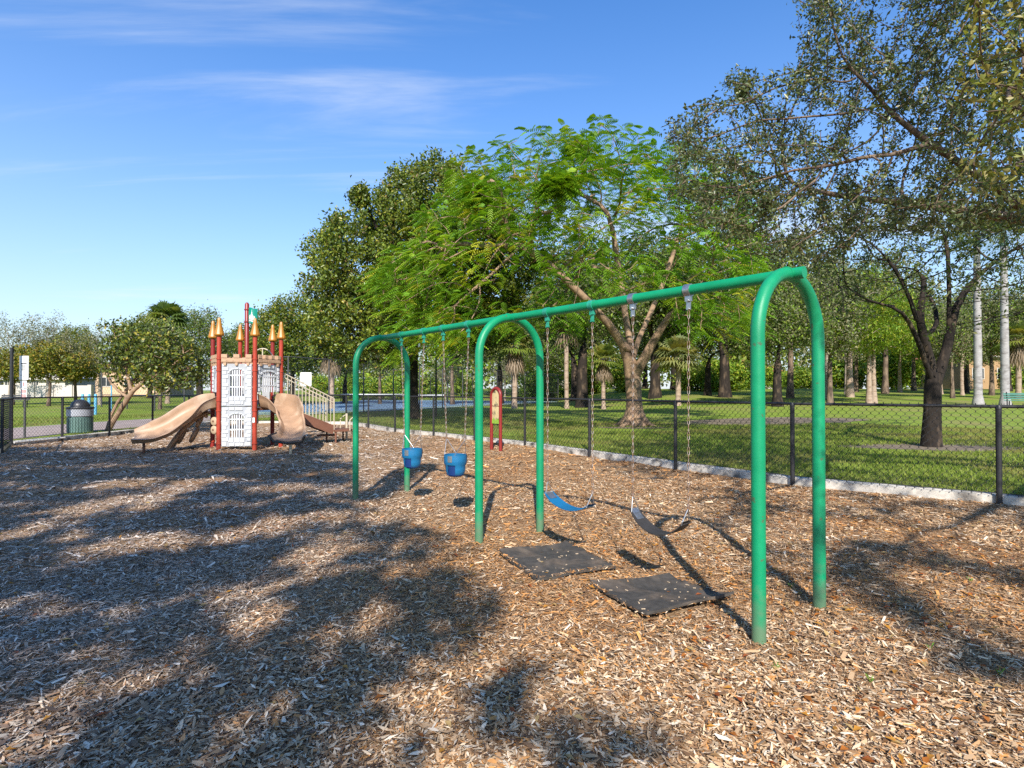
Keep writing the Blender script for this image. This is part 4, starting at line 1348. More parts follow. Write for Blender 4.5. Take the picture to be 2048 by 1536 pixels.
# white garden wall and houses at the left
yw = 62
gw = thing('garden_wall', 'long white garden wall across the far left lawn', 'wall', (DX(60, yw), yw, DZ(790, yw)))
xa, xb = DX(-160, yw), DX(182, yw)
npan = 9
for k in range(npan):
    a, b = xa + (xb - xa) * k / npan, xa + (xb - xa) * (k + 1) / npan
    MB().box(((a + b) / 2, yw, (DZ(800, yw) + DZ(771, yw)) / 2), (b - a - 0.03, 0.25, DZ(771, yw) - DZ(800, yw))).build('panel', M_wallw, gw)
    MB().box((b, yw - 0.05, (DZ(800, yw) + DZ(770, yw)) / 2), (0.4, 0.42, DZ(769, yw) - DZ(800, yw))).build('pier', M_wallw, gw)
yh = 72
building('house', 'low white house with dark windows above the garden wall', DX(-120, yh), DX(130, yh), yh, DZ(795, yh), DZ(757, yh), M_wallw, M_trim, [(DX(a, yh), DX(b, yh), DZ(770, yh), DZ(762, yh)) for a, b in ((-60, -20), (-8, 8), (11, 21), (62, 67), (69, 77))], rise=0.9)
yh = 66
building('house', 'peach coloured house behind the leaning tree', DX(190, yh), DX(330, yh), yh, DZ(792, yh), DZ(735, yh), M_peach, M_roof, [(DX(a, yh), DX(b, yh), DZ(772, yh), DZ(755, yh)) for a, b in ((205, 222), (250, 268), (290, 310))], rise=1.6)
yh = 95
building('house', 'white house with terracotta roof seen behind the near green post', DX(1505, yh), DX(1572, yh), yh, float(lawn_z(45, 95)), DZ(745, yh), M_wallw, M_roof, [(DX(1515, yh), DX(1535, yh), DZ(768, yh), DZ(750, yh)), (DX(1545, yh), DX(1562, yh), DZ(768, yh), DZ(750, yh))], rise=1.6)
building('house', 'low white house far behind the court and palms', DX(1060, 120), DX(1290, 120), 120, float(lawn_z(10, 120)), DZ(745, 120), M_wallw, M_trim, [(DX(a, 120), DX(a + 16, 120), DZ(762, 120), DZ(750, 120)) for a in (1080, 1110, 1150, 1190, 1230, 1262)], rise=0.8)
yh = 74
building('house', 'ochre building behind the royal palms at the right edge', DX(1930, yh), DX(2250, yh), yh, float(lawn_z(60, 74)), DZ(712, yh), M_ochre, M_roof, [(DX(a, yh), DX(a + 22, yh), DZ(757, yh), DZ(737, yh)) for a in (1945, 1995, 2045, 2110)], rise=1.5, depth=10)
building('house', 'small house with grey roof beyond the yellow shrubs', DX(1600, 105), DX(1700, 105), 105, float(lawn_z(60, 105)), DZ(752, 105), M_wallw, M_greypost, [(DX(1640, 105), DX(1655, 105), DZ(765, 105), DZ(756, 105))], rise=1.4)

# ------------------------------------------------------------------ tennis court
e1 = np.array((0.45, 0.893)); e2 = np.array((-0.893, 0.45))
C0 = np.array((-13.2, 33.5))
def cpt(a, b): return C0 + e1 * a + e2 * b
def quad(name, a0, a1, b0, b1, z, m_, label, cat):
    P = [cpt(a0, b0), cpt(a1, b0), cpt(a1, b1), cpt(a0, b1)]
    o = MB().raw([(p[0], p[1], z) for p in P], [(0, 1, 2, 3)]).build(name, m_)
    return tag(o, label, cat, kind='structure')
quad('court_apron', -1, 43, -1, 35, 0.155, M_courtg, 'pale green apron round the blue tennis court', 'court')
quad('tennis_court', 2, 40, 1.2, 32, 0.165, M_court, 'blue tennis court surface beyond the fence', 'court')
for k, (a0, a1, b0, b1) in enumerate(((5, 37, 4, 4.1), (5, 37, 15, 15.1), (5, 5.1, 4, 15), (37, 37.1, 4, 15), (5, 37, 18, 18.1))):
    quad('court_line', a0, a1, b0, b1, 0.172, M_line, 'white painted line on the blue tennis court', 'line')['group'] = 'court lines'
cf = [cpt(t, -1) for t in np.arange(-1, 42.9, 3.14)]
chain_fence('court_fence', [cpt(-1, t) for t in np.arange(17.8, -0.9, -3.14)] + cf, 'tall dark chain link fence round the tennis court', H=3.5, z0=0.2, pm=M_greypost, pr=0.045, rr=0.03, p=0.32, off=0.0, mid=1.25, wr=0.0045)
chain_fence('court_fence', [cpt(43, t) for t in np.arange(-1, 34, 3.5)], 'tall chain link fence at the far end of the tennis court', H=3.5, z0=0.2, pm=M_blackmetal, pr=0.045, rr=0.03, p=0.5, off=0.0, wr=0.005)
net = thing('tennis_net', 'tennis net with white band across the blue court', 'net', (*cpt(21, 9.5), 0.17))
for b in (3, 16):
    p = cpt(21, b); MB().tube([(p[0], p[1], 0.1), (p[0], p[1], 1.25)], 0.05, 8).build('net_post', M_blackmetal, net, smooth=True, auto=40)
p, q = cpt(21, 3), cpt(21, 16)
m = MB(); wire_diag(m, p, q, 0.25, 1.1, 0.16, 0.006); m.build('net_mesh', M_blackmetal, net)
MB().bar((p[0], p[1], 1.14), (q[0], q[1], 1.14), 0.03, 0.12).build('net_band', M_line, net)
def bench(label, pos, ang, mt, name='park_bench'):
    th = thing(name, label, 'bench', pos)
    rt = np.array(((math.cos(ang), -math.sin(ang), 0), (math.sin(ang), math.cos(ang), 0), (0, 0, 1)))
    P = lambda x, y, z: np.array(pos) + rt @ np.array((x, y, z))
    for k in range(4):
        MB().bar(P(-.9, -.2 + .13 * k, .45), P(.9, -.2 + .13 * k, .45), .11, .04).build('seat_slat', mt, th)
    for k in range(3):
        MB().bar(P(-.9, .27 + .04 * k, .58 + .13 * k), P(.9, .27 + .04 * k, .58 + .13 * k), .04, .11).build('back_slat', mt, th)
    for s in (-.75, .75):
        MB().tube([P(s, -.2, 0), P(s, -.2, .42)], .03, 8).build('leg', M_blackmetal, th, smooth=True, auto=40)
        MB().tube([P(s, .22, 0), P(s, .24, .5), P(s, .38, .95)], .03, 8).build('leg', M_blackmetal, th, smooth=True, auto=40)
    return th
qb = cpt(26, -2.2)
bench('black bench standing beside the tennis court', (qb[0] + .5, qb[1], tz(*qb)), 1.1, M_blackmetal)
qb = D(2050, 805, 33)
bench('teal slatted bench on the lawn at the right edge', (qb[0], qb[1], tz(qb[0], qb[1])), 2.2, M_benchg)
qb = D(26, 800, 40)
bench('grey bench under the trees at the far left', (qb[0], qb[1], tz(qb[0], qb[1])), 0.2, M_greypost)
q = D(1641, 795, 46); zb = tz(q[0], q[1])
ws = thing('waste_station', 'small dark dog waste station on the lawn behind the near green posts', 'waste station', (q[0], q[1], zb))
MB().tube([(q[0], q[1], zb - .2), (q[0], q[1], zb + 1.9)], .04, 8).build('post', M_blackmetal, ws, smooth=True, auto=40)
MB().box((q[0], q[1] - .06, zb + 1.65), (.42, .12, .4), None).build('bag_box', M_greypost, ws, bevel=.02)
MB().lathe((q[0], q[1] - .25, zb), [(.2, .15), (.22, .2), (.22, .85), (.18, .9)], 14).build('bin', M_blackmetal, ws, smooth=True, auto=40)
q = D(612, 758, 32.0)
sb = thing('court_sign', 'white court rules sign hanging on the tall court fence', 'sign', (q[0], q[1], q[2] - 0.4))
b_ = MB().box((q[0], q[1], q[2]), (0.62, 0.02, 0.75)).build('board', M_signw, sb)
for k in range(5):
    MB().box((q[0], q[1] - 0.0125, q[2] + .22 - .1 * k), (0.44 - .06 * (k % 2), 0.004, 0.025)).build('print_line', M_ink, b_)
# lamp standard by the court
q = D(872, 850, 30); 
MBp = MB().tube([(q[0], q[1], 0), (q[0], q[1], 3.45)], .05, 10).tube([(q[0] - .55, q[1], 3.45), (q[0] + .55, q[1], 3.45)], .035, 8)
tag(MBp.build('court_pole', M_blackmetal, None, smooth=True, auto=40), 'black T topped pole between the court and the playground fence', 'pole')
#--PART4--
# ------------------------------------------------------------------ tree machinery
def colonize(attr, nodes, par, step, infl, kill, iters=90, rs=None, tropism=(0, 0, 0.05), jitter=0.12):
    """branches grow towards free crown points"""
    N = [np.array(p, float) for p in nodes]; Pp = list(par)
    A = np.array(attr, float)
    alive = np.ones(len(A), bool)
    nn = np.array(N)
    d = np.linalg.norm(A[:, None] - nn[None], axis=2)
    bi = d.argmin(1); bdist = d.min(1)
    tro = np.array(tropism)
    for it in range(iters):
        infl_ = infl if it > 3 else 1e9
        act = alive & (bdist < infl_)
        if not act.any(): break
        idx = np.where(act)[0]; own = bi[idx]
        pos = np.array(N)
        v = A[idx] - pos[own]; v /= np.maximum(np.linalg.norm(v, axis=1, keepdims=True), 1e-6)
        ks, inv = np.unique(own, return_inverse=True)
        acc = np.zeros((len(ks), 3)); np.add.at(acc, inv, v)
        acc /= np.maximum(np.linalg.norm(acc, axis=1, keepdims=True), 1e-6)
        acc += tro + rs.normal(0, jitter, acc.shape)
        acc /= np.maximum(np.linalg.norm(acc, axis=1, keepdims=True), 1e-6)
        new = pos[ks] + acc * step
        b = len(N)
        N += list(new); Pp += list(ks)
        dn = np.linalg.norm(A[:, None] - new[None], axis=2)
        mi = dn.argmin(1); md = dn.min(1)
        up = md < bdist
        bi[up] = b + mi[up]; bdist[up] = md[up]
        alive &= bdist > kill
    return np.array(N), np.array(Pp)


def radii(N, P, tip=0.006, ex=2.2, rmin=None):
    n = len(N); acc = np.zeros(n); r = np.zeros(n)
    for i in range(n - 1, -1, -1):
        r[i] = max(tip, acc[i] ** (1 / ex))
        if rmin is not None and i < len(rmin): r[i] = max(r[i], rmin[i])
        if P[i] >= 0: acc[P[i]] += r[i] ** ex
    return r


def limbs(N, P, r, m, sides=7, cut=0.0, flare=None):
    n = len(N); ch = [[] for _ in range(n)]
    for i in range(n):
        if P[i] >= 0: ch[P[i]].append(i)
    starts = [(i, None) for i in range(n) if P[i] < 0]
    while starts:
        s, pr = starts.pop()
        path = [] if pr is None else [pr]
        rad = [] if pr is None else [min(r[pr], r[s] * 1.25)]
        i = s
        while True:
            path.append(i); rad.append(r[i])
            if not ch[i]: break
            c = sorted(ch[i], key=lambda q: -r[q])
            for q in c[1:]: starts.append((q, i))
            i = c[0]
        if max(rad) < cut or len(path) < 2: continue
        while len(rad) > 2 and rad[-1] < cut: rad.pop(); path.pop()
        Q = N[path].copy()
        for _ in range(2):
            if len(Q) > 2: Q[1:-1] = (Q[:-2] + 2 * Q[1:-1] + Q[2:]) / 4
        m.tube(Q, np.array(rad), sides if max(rad) > 0.03 else 4, cap=False)


def leaf_geo(pos, L, W, rs, dirs=None, flat=0.5, fold=0.25, lvar=0.3):
    """diamond leaves folded along the midrib"""
    n = len(pos)
    if dirs is None: dirs = rs.normal(size=(n, 3))
    t = dirs / np.maximum(np.linalg.norm(dirs, axis=1, keepdims=True), 1e-6)
    nr = rs.normal(size=(n, 3)) * (1 - flat) + np.array((0, 0, 1.0)) * flat
    b = np.cross(t, nr); b /= np.maximum(np.linalg.norm(b, axis=1, keepdims=True), 1e-6)
    nn = np.cross(b, t)
    l = (L * (1 + rs.uniform(-lvar, lvar, n)))[:, None]; w = (W * (1 + rs.uniform(-lvar, lvar, n)))[:, None]
    V = np.stack((pos - t * l * 0.5, pos - b * w * 0.5 + nn * w * fold, pos + t * l * 0.5 - nn * l * 0.08, pos + b * w * 0.5 + nn * w * fold), 1)
    i = np.arange(n)[:, None] * 4
    Fc = np.concatenate((i + np.array((0, 1, 2)), i + np.array((0, 2, 3))), 0)
    return V.reshape(-1, 3), Fc


def leaf_cols(n, pal, wts, rs, var=0.2, per=4):
    pal = np.array(pal); k = rs.choice(len(pal), n, p=np.array(wts) / sum(wts))
    c = pal[k] * (1 + rs.uniform(-var, var, (n, 1)))
    return np.repeat(c, per, 0)


def blob(n, lumps, rs, shell=0.0):
    """points in a union of ellipsoid lumps"""
    vol = np.array([l[3] * l[4] * l[5] for l in lumps]); k = rs.choice(len(lumps), n, p=vol / vol.sum())
    L = np.array(lumps)[k]
    d = rs.normal(size=(n, 3)); d /= np.linalg.norm(d, axis=1, keepdims=True)
    rr = rs.uniform(0, 1, n) ** (1 / 3); rr = rr * (1 - shell) + shell * (0.75 + 0.25 * rr)
    return L[:, :3] + d * rr[:, None] * L[:, 3:6]


PAL_OAK = [(0.050, 0.072, 0.018), (0.085, 0.105, 0.028), (0.035, 0.055, 0.016), (0.13, 0.13, 0.045)]
PAL_DENSE = [(0.075, 0.105, 0.012), (0.115, 0.14, 0.016), (0.05, 0.078, 0.012), (0.19, 0.18, 0.024), (0.17, 0.12, 0.035)]
PAL_YEL = [(0.24, 0.20, 0.025), (0.17, 0.18, 0.025), (0.09, 0.12, 0.02), (0.28, 0.19, 0.03)]
PAL_LIME = [(0.13, 0.22, 0.02), (0.20, 0.28, 0.025), (0.09, 0.17, 0.018), (0.27, 0.27, 0.03)]
PAL_GREY = [(0.11, 0.115, 0.06), (0.15, 0.15, 0.075), (0.08, 0.09, 0.04), (0.19, 0.17, 0.09)]


for P_ in (PAL_OAK, PAL_DENSE, PAL_GREY):
    P_[:] = [tuple(v * 1.5 for v in c) for c in P_]
for P_ in (PAL_YEL, PAL_LIME):
    P_[:] = [tuple(v * 1.2 for v in c) for c in P_]


def tree_data(seed, trunk, lumps, natt, step, infl, kill, per, sig, L, W, pal, wts, barkm, leafm=M_leaf, tip=0.012, ex=2.2, trmin=0.15, cut=0.012, tip_r=0.05, shell=0.35, extra=None, flat=0.4, iters=70):
    rs = np.random.RandomState(seed)
    att = blob(natt, lumps, rs, shell)
    N, P = colonize(att, trunk, list(range(-1, len(trunk) - 1)), step, infl, kill, iters, rs)
    rmin = np.linspace(trmin * 1.15, trmin * 0.8, len(trunk)); rmin[0] = trmin * 1.6
    r = radii(N, P, tip, ex, rmin)
    m = MB(); limbs(N, P, r, m, 8, cut)
    tm = bpy.data.meshes.new('trunk'); tm.from_pydata(m.v, [], m.f); tm.materials.append(barkm)
    tm.polygons.foreach_set('use_smooth', np.ones(len(tm.polygons), bool))
    tipn = N[(r < tip_r) & (np.arange(len(N)) >= len(trunk))]
    pos = np.repeat(tipn, per, 0) + rs.normal(0, sig, (len(tipn) * per, 3))
    V, Fc = leaf_geo(pos, L, W, rs, flat=flat)
    # whole twigs share a tone, so the crown has light and dark clumps
    tone = np.repeat(rs.uniform(0.7, 1.3, (len(tipn), 1)), per * 4, 0)
    col = leaf_cols(len(pos), pal, wts, rs) * tone
    cm_ = mesh_np('crown', V, Fc, leafm, col)
    return tm, cm_


def place_tree(data, name, label, loc, rz=0.0, s=1.0, group=None, cat='tree', sz=None):
    th = thing(name, label, cat, loc, group)
    th.rotation_euler = (0, 0, rz); th.scale = (s, s, sz or s)
    for nm, me in zip(('trunk', 'crown'), data):
        o = bpy.data.objects.new(nm, me); COL.objects.link(o); o.parent = th
    return th


def ptree(data, name, label, px, y, rz=0, s=1.0, group=None, sz=None, cat='tree'):
    x = DX(px, y)
    return place_tree(data, name, label, (x, y, float(lawn_z(x, y)) - 0.05), rz, s, group, cat, sz)


# ------------------------------------------------------------------ royal poinciana
rs = np.random.RandomState(21)
B = G(1270, 852, 0.11); PY = B[1]
trunk = [B + np.array((0, 0, -0.1)), B + np.array((0, 0, 0.35)), D(1268, 800, PY), D(1266, 755, PY), D(1264, 718, PY)]
pa = [-1, 0, 1, 2, 3]
def addlimb(start, pts):
    p = start
    for q in pts:
        trunk.append(np.array(q)); pa.append(p); p = len(trunk) - 1
    return p
addlimb(3, [D(1288, 720, PY - .3), D(1304, 690, PY - .6), D(1318, 655, PY - .8), D(1345, 625, PY - 1)])
addlimb(4, [D(1250, 690, PY - .2), D(1225, 655, PY - .8), D(1190, 610, PY - 1.6), D(1110, 540, PY - 2.4), D(1060, 490, PY - 2.8)])
addlimb(4, [D(1272, 680, PY + .4), D(1295, 630, PY + 1), D(1330, 590, PY + 1.2), D(1350, 480, PY + 1)])
addlimb(4, [D(1262, 670, PY + .3), D(1245, 620, PY + .9), D(1235, 540, PY + .8), D(1230, 430, PY)])
cc = D(1150, 600, PY)
att = []
for _ in range(16000):
    d = rs.normal(size=3); d /= np.linalg.norm(d)
    if d[2] < -0.42: continue
    rr = rs.uniform(0.55, 1.0) ** 0.6
    p = cc + np.array((0.8, 0.3, 0)) + d * rr * np.array((9.2, 7.2, 6.8))
    lum = fbm(p[0] * .45 + p[2] * .5, p[1] * .45 - p[2] * .3, 31, 3)
    if lum < 0.36: continue
    # outline: low on the left, fading to the right
    px = 1024 + F * p[0] / p[1]; py = 780 - F * (p[2] - 1.6) / p[1]
    if px > 1520: continue
    if px < 900 and py < 625 - (px - 680) * 1.25: continue
    if py > 735: continue
    if py > 665 and px > 960: continue
    if px < 900 and py > 690 and rs.rand() < .5: continue
    if 1180 < px < 1330 and py > 600: continue
    att.append(p)
    if len(att) >= 2600: break
att = np.array(att)
N, P = colonize(att, trunk, pa, 0.40, 3.2, 0.46, 80, rs, tropism=(0, 0, -0.02))
rmin = np.full(len(trunk), 0.10); rmin[:5] = (0.62, 0.36, 0.31, 0.30, 0.27); rmin[5:9] = (0.20, 0.17, 0.15, 0.12); rmin[9:14] = (.19, .16, .14, .11, .08)
r = radii(N, P, 0.010, 2.25, rmin)
m = MB(); limbs(N, P, r, m, 10, 0.010)
for k in range(7):                                 # buttress roots
    a = k * 0.9 + 0.3; L_ = 0.9 + 0.25 * math.sin(k * 2.1)
    m.tube([B + np.array((math.cos(a) * .15, math.sin(a) * .15, 0.62)), B + np.array((math.cos(a) * .36, math.sin(a) * .36, 0.26)), B + np.array((math.cos(a) * L_ * .7, math.sin(a) * L_ * .7, 0.06)), B + np.array((math.cos(a) * L_ * 1.2, math.sin(a) * L_ * 1.2, -0.08))], [0.22, 0.17, 0.10, 0.03], 8)
m.tube([D(1262, 705, PY - .2), D(1252, 695, PY - .45), D(1247, 690, PY - .55)], [0.17, 0.16, 0.08], 10)       # sawn stub
po = thing('poinciana_tree', 'spreading feathery bright green tree with thick forked trunk behind the swings', 'tree', B)
m.build('trunk', M_barktan, po, smooth=True)
# feathery sprays on every twig
tips = np.where((r < 0.030) & (np.arange(len(N)) >= len(trunk)))[0]
child = np.zeros(len(N), int)
for i in range(len(N)):
    if P[i] >= 0: child[P[i]] += 1


def frond_geo(base, dirs, L, rs, pairs=9, pl=0.17, pw=0.034, droop=0.42):
    """pinnate fronds, vectorised: base (n,3) dirs (n,3)"""
    n = len(base)
    d = dirs / np.linalg.norm(dirs, axis=1, keepdims=True)
    s = np.cross(d, (0, 0, 1.0)); s /= np.maximum(np.linalg.norm(s, axis=1, keepdims=True), 1e-6)
    u = np.cross(s, d)
    Ln = (L * rs.uniform(0.75, 1.2, n))[:, None]
    V = []; 
    for k in range(pairs):
        t = 0.12 + 0.88 * (k + 0.5) / pairs
        c = base + d * Ln * t + np.array((0, 0, -1.0)) * Ln * droop * t * t
        tl = pl * math.sin(math.pi * (0.12 + 0.80 * t)) ** 0.7
        fw = d * 0.35 - np.array((0, 0, 1.0)) * (0.15 + droop * t)
        for sg_ in (-1, 1):
            e = s * sg_ + fw; e /= np.linalg.norm(e, axis=1, keepdims=True)
            p1 = c + e * tl * Ln / 0.7 + np.array((0, 0, -0.02))
            w = d * pw
            V.append(np.stack((c - w * 0.3, c + w, p1 + w * 0.55, p1 - w * 0.35), 1))
    V = np.concatenate(V, 1).reshape(n, -1, 4, 3)
    nq = V.shape[1]
    i = np.arange(n * nq)[:, None] * 4
    return V.reshape(-1, 3), i + np.array((0, 1, 2, 3)), nq


base = []; dirs = []; tone = []
for i in tips:
    k = 8 if child[i] == 0 else rs.choice([2, 3, 4])
    out = N[i] - (cc + np.array((0, 0, -1.5))); out /= np.linalg.norm(out)
    tn = rs.uniform(0.8, 1.2)
    tl = rs.choice([0, 1, 2], p=(0.64, 0.29, 0.07))
    for q in range(k):
        v = rs.normal(size=3) * np.array((1, 1, 0.42)); v /= np.linalg.norm(v)
        v = v + out * np.array((0.85, 0.85, 0.15)) + np.array((0, 0, 0.02))
        base.append(N[i] + rs.normal(0, 0.16, 3)); dirs.append(v); tone.append((tn, tl))
V, Fc, nq = frond_geo(np.array(base), np.array(dirs), 0.58, rs, pairs=8, pl=0.155, pw=0.030)
pal = np.array([(0.155, 0.31, 0.022), (0.25, 0.38, 0.026), (0.40, 0.41, 0.035)])
cl_ = np.array([pal[t] * a for a, t in tone])
cl_ = np.repeat(cl_, nq * 4, 0)
o = link('crown', mesh_np('crown', V - B, Fc, M_frond, cl_), po)
print('poinciana fronds', len(base), 'tris', len(Fc) * 2)
sheet('soil_ring', B[0], B[1], 2.3, 1.5, M_soil, 'bare reddish earth round the foot of the feathery tree', 'soil', 3)

# ------------------------------------------------------------------ big dense tree left of it
B = np.array((DX(826, 29), 29.0, 0.1))
lum = [(-1.6, 0, 7.6, 4.0, 4, 3.6), (1.6, 0, 9.6, 4.0, 4, 3.6), (0.5, 0, 11.2, 2.3, 2.4, 2.3), (-2.6, -.5, 5.0, 2.6, 3, 2.4), (3.5, .5, 8.0, 3, 3, 3), (-1.0, -1.5, 4.4, 2.2, 2, 1.9), (-2.9, 0, 8.3, 2.0, 2.4, 2.2), (3.2, 1, 5.5, 2.6, 2.5, 2.4)]
dense = tree_data(5, [(0, 0, -.2), (0, 0, 1), (.05, 0, 2), (-.05, 0, 3), (0, 0, 4)], lum, 2400, 0.42, 3.0, 0.42, 44, 0.20, 0.19, 0.105, PAL_DENSE, (4, 4, 3, 1.0, .4), M_barkdark, M_leafgloss, trmin=0.26, cut=0.02, shell=0.55)
place_tree(dense, 'broadleaf_tree', 'tall dense dark green tree at the left of the feathery tree', B)

# ------------------------------------------------------------------ small dark oak inside the lawn at the right
rs = np.random.RandomState(8)
B = G(1862, 893, 0.11); Y0 = B[1]
trunk = [B + np.array((0, 0, -.15)), B + np.array((0, 0, .3)), D(1864, 820, Y0), D(1868, 770, Y0), D(1866, 742, Y0)]
pa = [-1, 0, 1, 2, 3]
addlimb(4, [D(1858, 708, Y0), D(1846, 672, Y0 - .2), D(1834, 640, Y0 - .3), D(1836, 606, Y0 - .3), D(1852, 590, Y0 - .2), D(1858, 545, Y0)])
addlimb(6, [D(1872, 668, Y0 + .3), D(1882, 650, Y0 + .4), D(1872, 622, Y0 + .6), D(1864, 590, Y0 + .8)])
addlimb(3, [D(1884, 735, Y0), D(1898, 690, Y0 + .1), D(1905, 650, Y0 + .1), D(1903, 612, Y0 + .1), D(1925, 585, Y0 + .2), D(1958, 545, Y0 + .3), D(1985, 522, Y0 + .3), D(2030, 500, Y0 + .2)])
addlimb(3, [D(1846, 722, Y0 - .2), D(1842, 690, Y0 - .4), D(1832, 668, Y0 - .5), D(1814, 642, Y0 - .6), D(1812, 622, Y0 - .7), D(1790, 612, Y0 - .8), D(1755, 608, Y0 - 1)])
addlimb(7, [D(1822, 600, Y0 - .5), D(1806, 560, Y0 - .6), D(1790, 530, Y0 - .6)])
addlimb(16, [D(1900, 560, Y0), D(1898, 500, Y0), D(1892, 450, Y0)])
att = []
while len(att) < 900:
    px, py, y = rs.uniform(1600, 2130), rs.uniform(380, 640), Y0 + rs.normal(0, 1.5)
    if py > 560 and (1780 < px < 1960): continue
    if py > 590 and rs.rand() < 0.6: continue
    if py > 600 + (px - 1600) * 0.1 and px < 1800 and rs.rand() < .6: continue
    att.append(D(px, py, y))
N, P = colonize(np.array(att), trunk, pa, 0.26, 2.0, 0.36, 70, rs, tropism=(0, 0, 0.03), jitter=0.2)
rmin = np.full(len(trunk), 0.045); rmin[:5] = (.27, .225, .20, .20, .13); rmin[5:11] = (.115, .105, .095, .085, .07, .06); rmin[11:15] = .055; rmin[15:23] = (.13, .12, .105, .095, .08, .06, .05, .04); rmin[23:30] = (.065, .06, .055, .05, .042, .035, .03)
r = radii(N, P, 0.0075, 2.35, rmin)
m = MB(); limbs(N, P, r, m, 9, 0.0)
ot = thing('oak_tree', 'dark forked oak growing on the lawn just behind the right fence', 'tree', B)
m.build('trunk', M_barkdark, ot, smooth=True)
tn_ = N[(r < 0.02) & (np.arange(len(N)) >= len(trunk))]
tn_ = tn_[rs.rand(len(tn_)) < 0.75]
pos = np.repeat(tn_, 11, 0) + rs.normal(0, 0.11, (len(tn_) * 11, 3))
V, Fc = leaf_geo(pos, 0.10, 0.05, rs)
link('crown', mesh_np('crown', V - B, Fc, M_leaf, leaf_cols(len(pos), PAL_OAK, (3, 3, 3, 1.5), rs)), ot)
sheet('soil_ring', B[0], B[1], 2.6, 1.0, M_soil, 'bare earth round the foot of the dark forked oak', 'soil', 9)
q = G(1800, 828, 0.3)
sheet('bare_patch', 10.9, 25.0, 4.2, 2.0, M_soil, 'worn bare patch of ground in the lawn behind the oak', 'soil', 14)

# ------------------------------------------------------------------ oak overhanging from the right
def inpoly(x, y, poly):
    x = np.asarray(x); y = np.asarray(y); c = np.zeros(x.shape, bool); n = len(poly)
    for i in range(n):
        x1, y1 = poly[i]; x2, y2 = poly[(i + 1) % n]
        k = ((y1 > y) != (y2 > y)) & (x < (x2 - x1) * (y - y1) / ((y2 - y1) or 1e-9) + x1)
        c ^= k
    return c


rs = np.random.RandomState(44)
B = np.array((11.2, 7.4, 0.1))
trunk = [B + np.array((0, 0, -.2)), B + np.array((0, 0, .8)), B + np.array((-.2, -.1, 1.7)), B + np.array((-.5, -.2, 2.5))]
pa = [-1, 0, 1, 2]
e_ = addlimb(3, [(9.4, 7.1, 3.1), (8.0, 7.0, 3.45), D(2060, 432, 7.0), D(1960, 432, 7.2), D(1880, 412, 7.4), D(1800, 405, 7.6), D(1720, 400, 7.8), D(1650, 385, 8.0), D(1590, 378, 8.3)])
addlimb(3, [(10.3, 6.6, 3.6), (9.3, 6.0, 4.7), (8.0, 5.6, 5.6), (6.9, 5.4, 6.3), (5.9, 5.3, 6.8), (4.9, 5.3, 7.1)])
addlimb(3, [(10.4, 6.0, 3.5), (9.4, 4.2, 4.4), (8.2, 2.2, 5.2), (6.8, 0.4, 5.7), (5.4, -1.0, 6.0)])
addlimb(6, [D(2010, 380, 6.4), D(1930, 330, 6.2), D(1850, 290, 6.3), D(1780, 225, 6.5)])
addlimb(6, [(6.2, 5.4, 3.9), (4.8, 4.3, 3.9), (3.6, 3.9, 3.75)])
POLY = [(1600, -260), (1560, -20), (1610, 70), (1570, 140), (1470, 120), (1420, 190), (1370, 215), (1325, 250), (1310, 330), (1350, 430), (1440, 490), (1560, 530), (1640, 545), (1700, 500), (1820, 480), (2080, 460), (2250, 420), (2250, -260)]
att = []
while len(att) < 5200:
    px, py = rs.uniform(1330, 2250), rs.uniform(-260, 560)
    if not inpoly(np.array([px]), np.array([py]), POLY)[0]: continue
    g_ = fbm(px / 110.0, py / 80.0, 61, 3)
    dens = 0.25 + 1.1 * sstep(0.36, 0.60, g_)
    if py < 260 and 1480 < px < 1900: dens *= 0.6
    if rs.rand() > dens: continue
    y = rs.uniform(5.6, 9.6) - 0.9 * sstep(1700, 2050, px) * rs.rand()
    att.append(D(px, py, y))
for _ in range(170):                              # nearer sprays hanging in at the right edge
    px, py = rs.uniform(1880, 2250), rs.uniform(-200, 440)
    att.append(D(px, py, rs.uniform(2.9, 4.2)))
# crown over and behind the viewer: dapples the right of the playground
SH = [(1690, 985, 230, 45), (1900, 1020, 240, 50), (1760, 1095, 130, 30), (1930, 1130, 190, 40), (1820, 1190, 150, 38), (2000, 1215, 160, 30), (1700, 1150, 60, 18), (1990, 1330, 90, 18), (2060, 1050, 160, 60), (1560, 1010, 60, 16), (1480, 960, 60, 12)]
k = 0
while k < 1150:
    cx, cy, ax, ay = SH[rs.randint(len(SH))]
    g_ = G(cx + rs.normal(0, ax * .55), max(cy + rs.normal(0, ay * .55), 930))
    if fbm(g_[0] * 1.1, g_[1] * 1.1, 71, 3) < 0.44: continue
    h = rs.uniform(4.3, 7.2)
    p = np.array((g_[0] - SUN_DX * h * SUN_K, g_[1] - h * SUN_K, h))
    if p[1] > 0.2 and abs(p[0]) < 0.93 * p[1] and p[2] < 1.6 + .72 * p[1]: continue
    att.append(p); k += 1
for _ in range(60):                               # twigs that dapple the nearest right leg
    h = rs.uniform(4.4, 5.6); zl = rs.choice((0.5, 0.7, 1.0, 1.15, 1.3, 1.7, 1.85, 2.05)) + rs.normal(0, .05)
    att.append(np.array((NR[0] + rs.normal(0, .12), NR[1] - (h - zl) * SUN_K, h)))
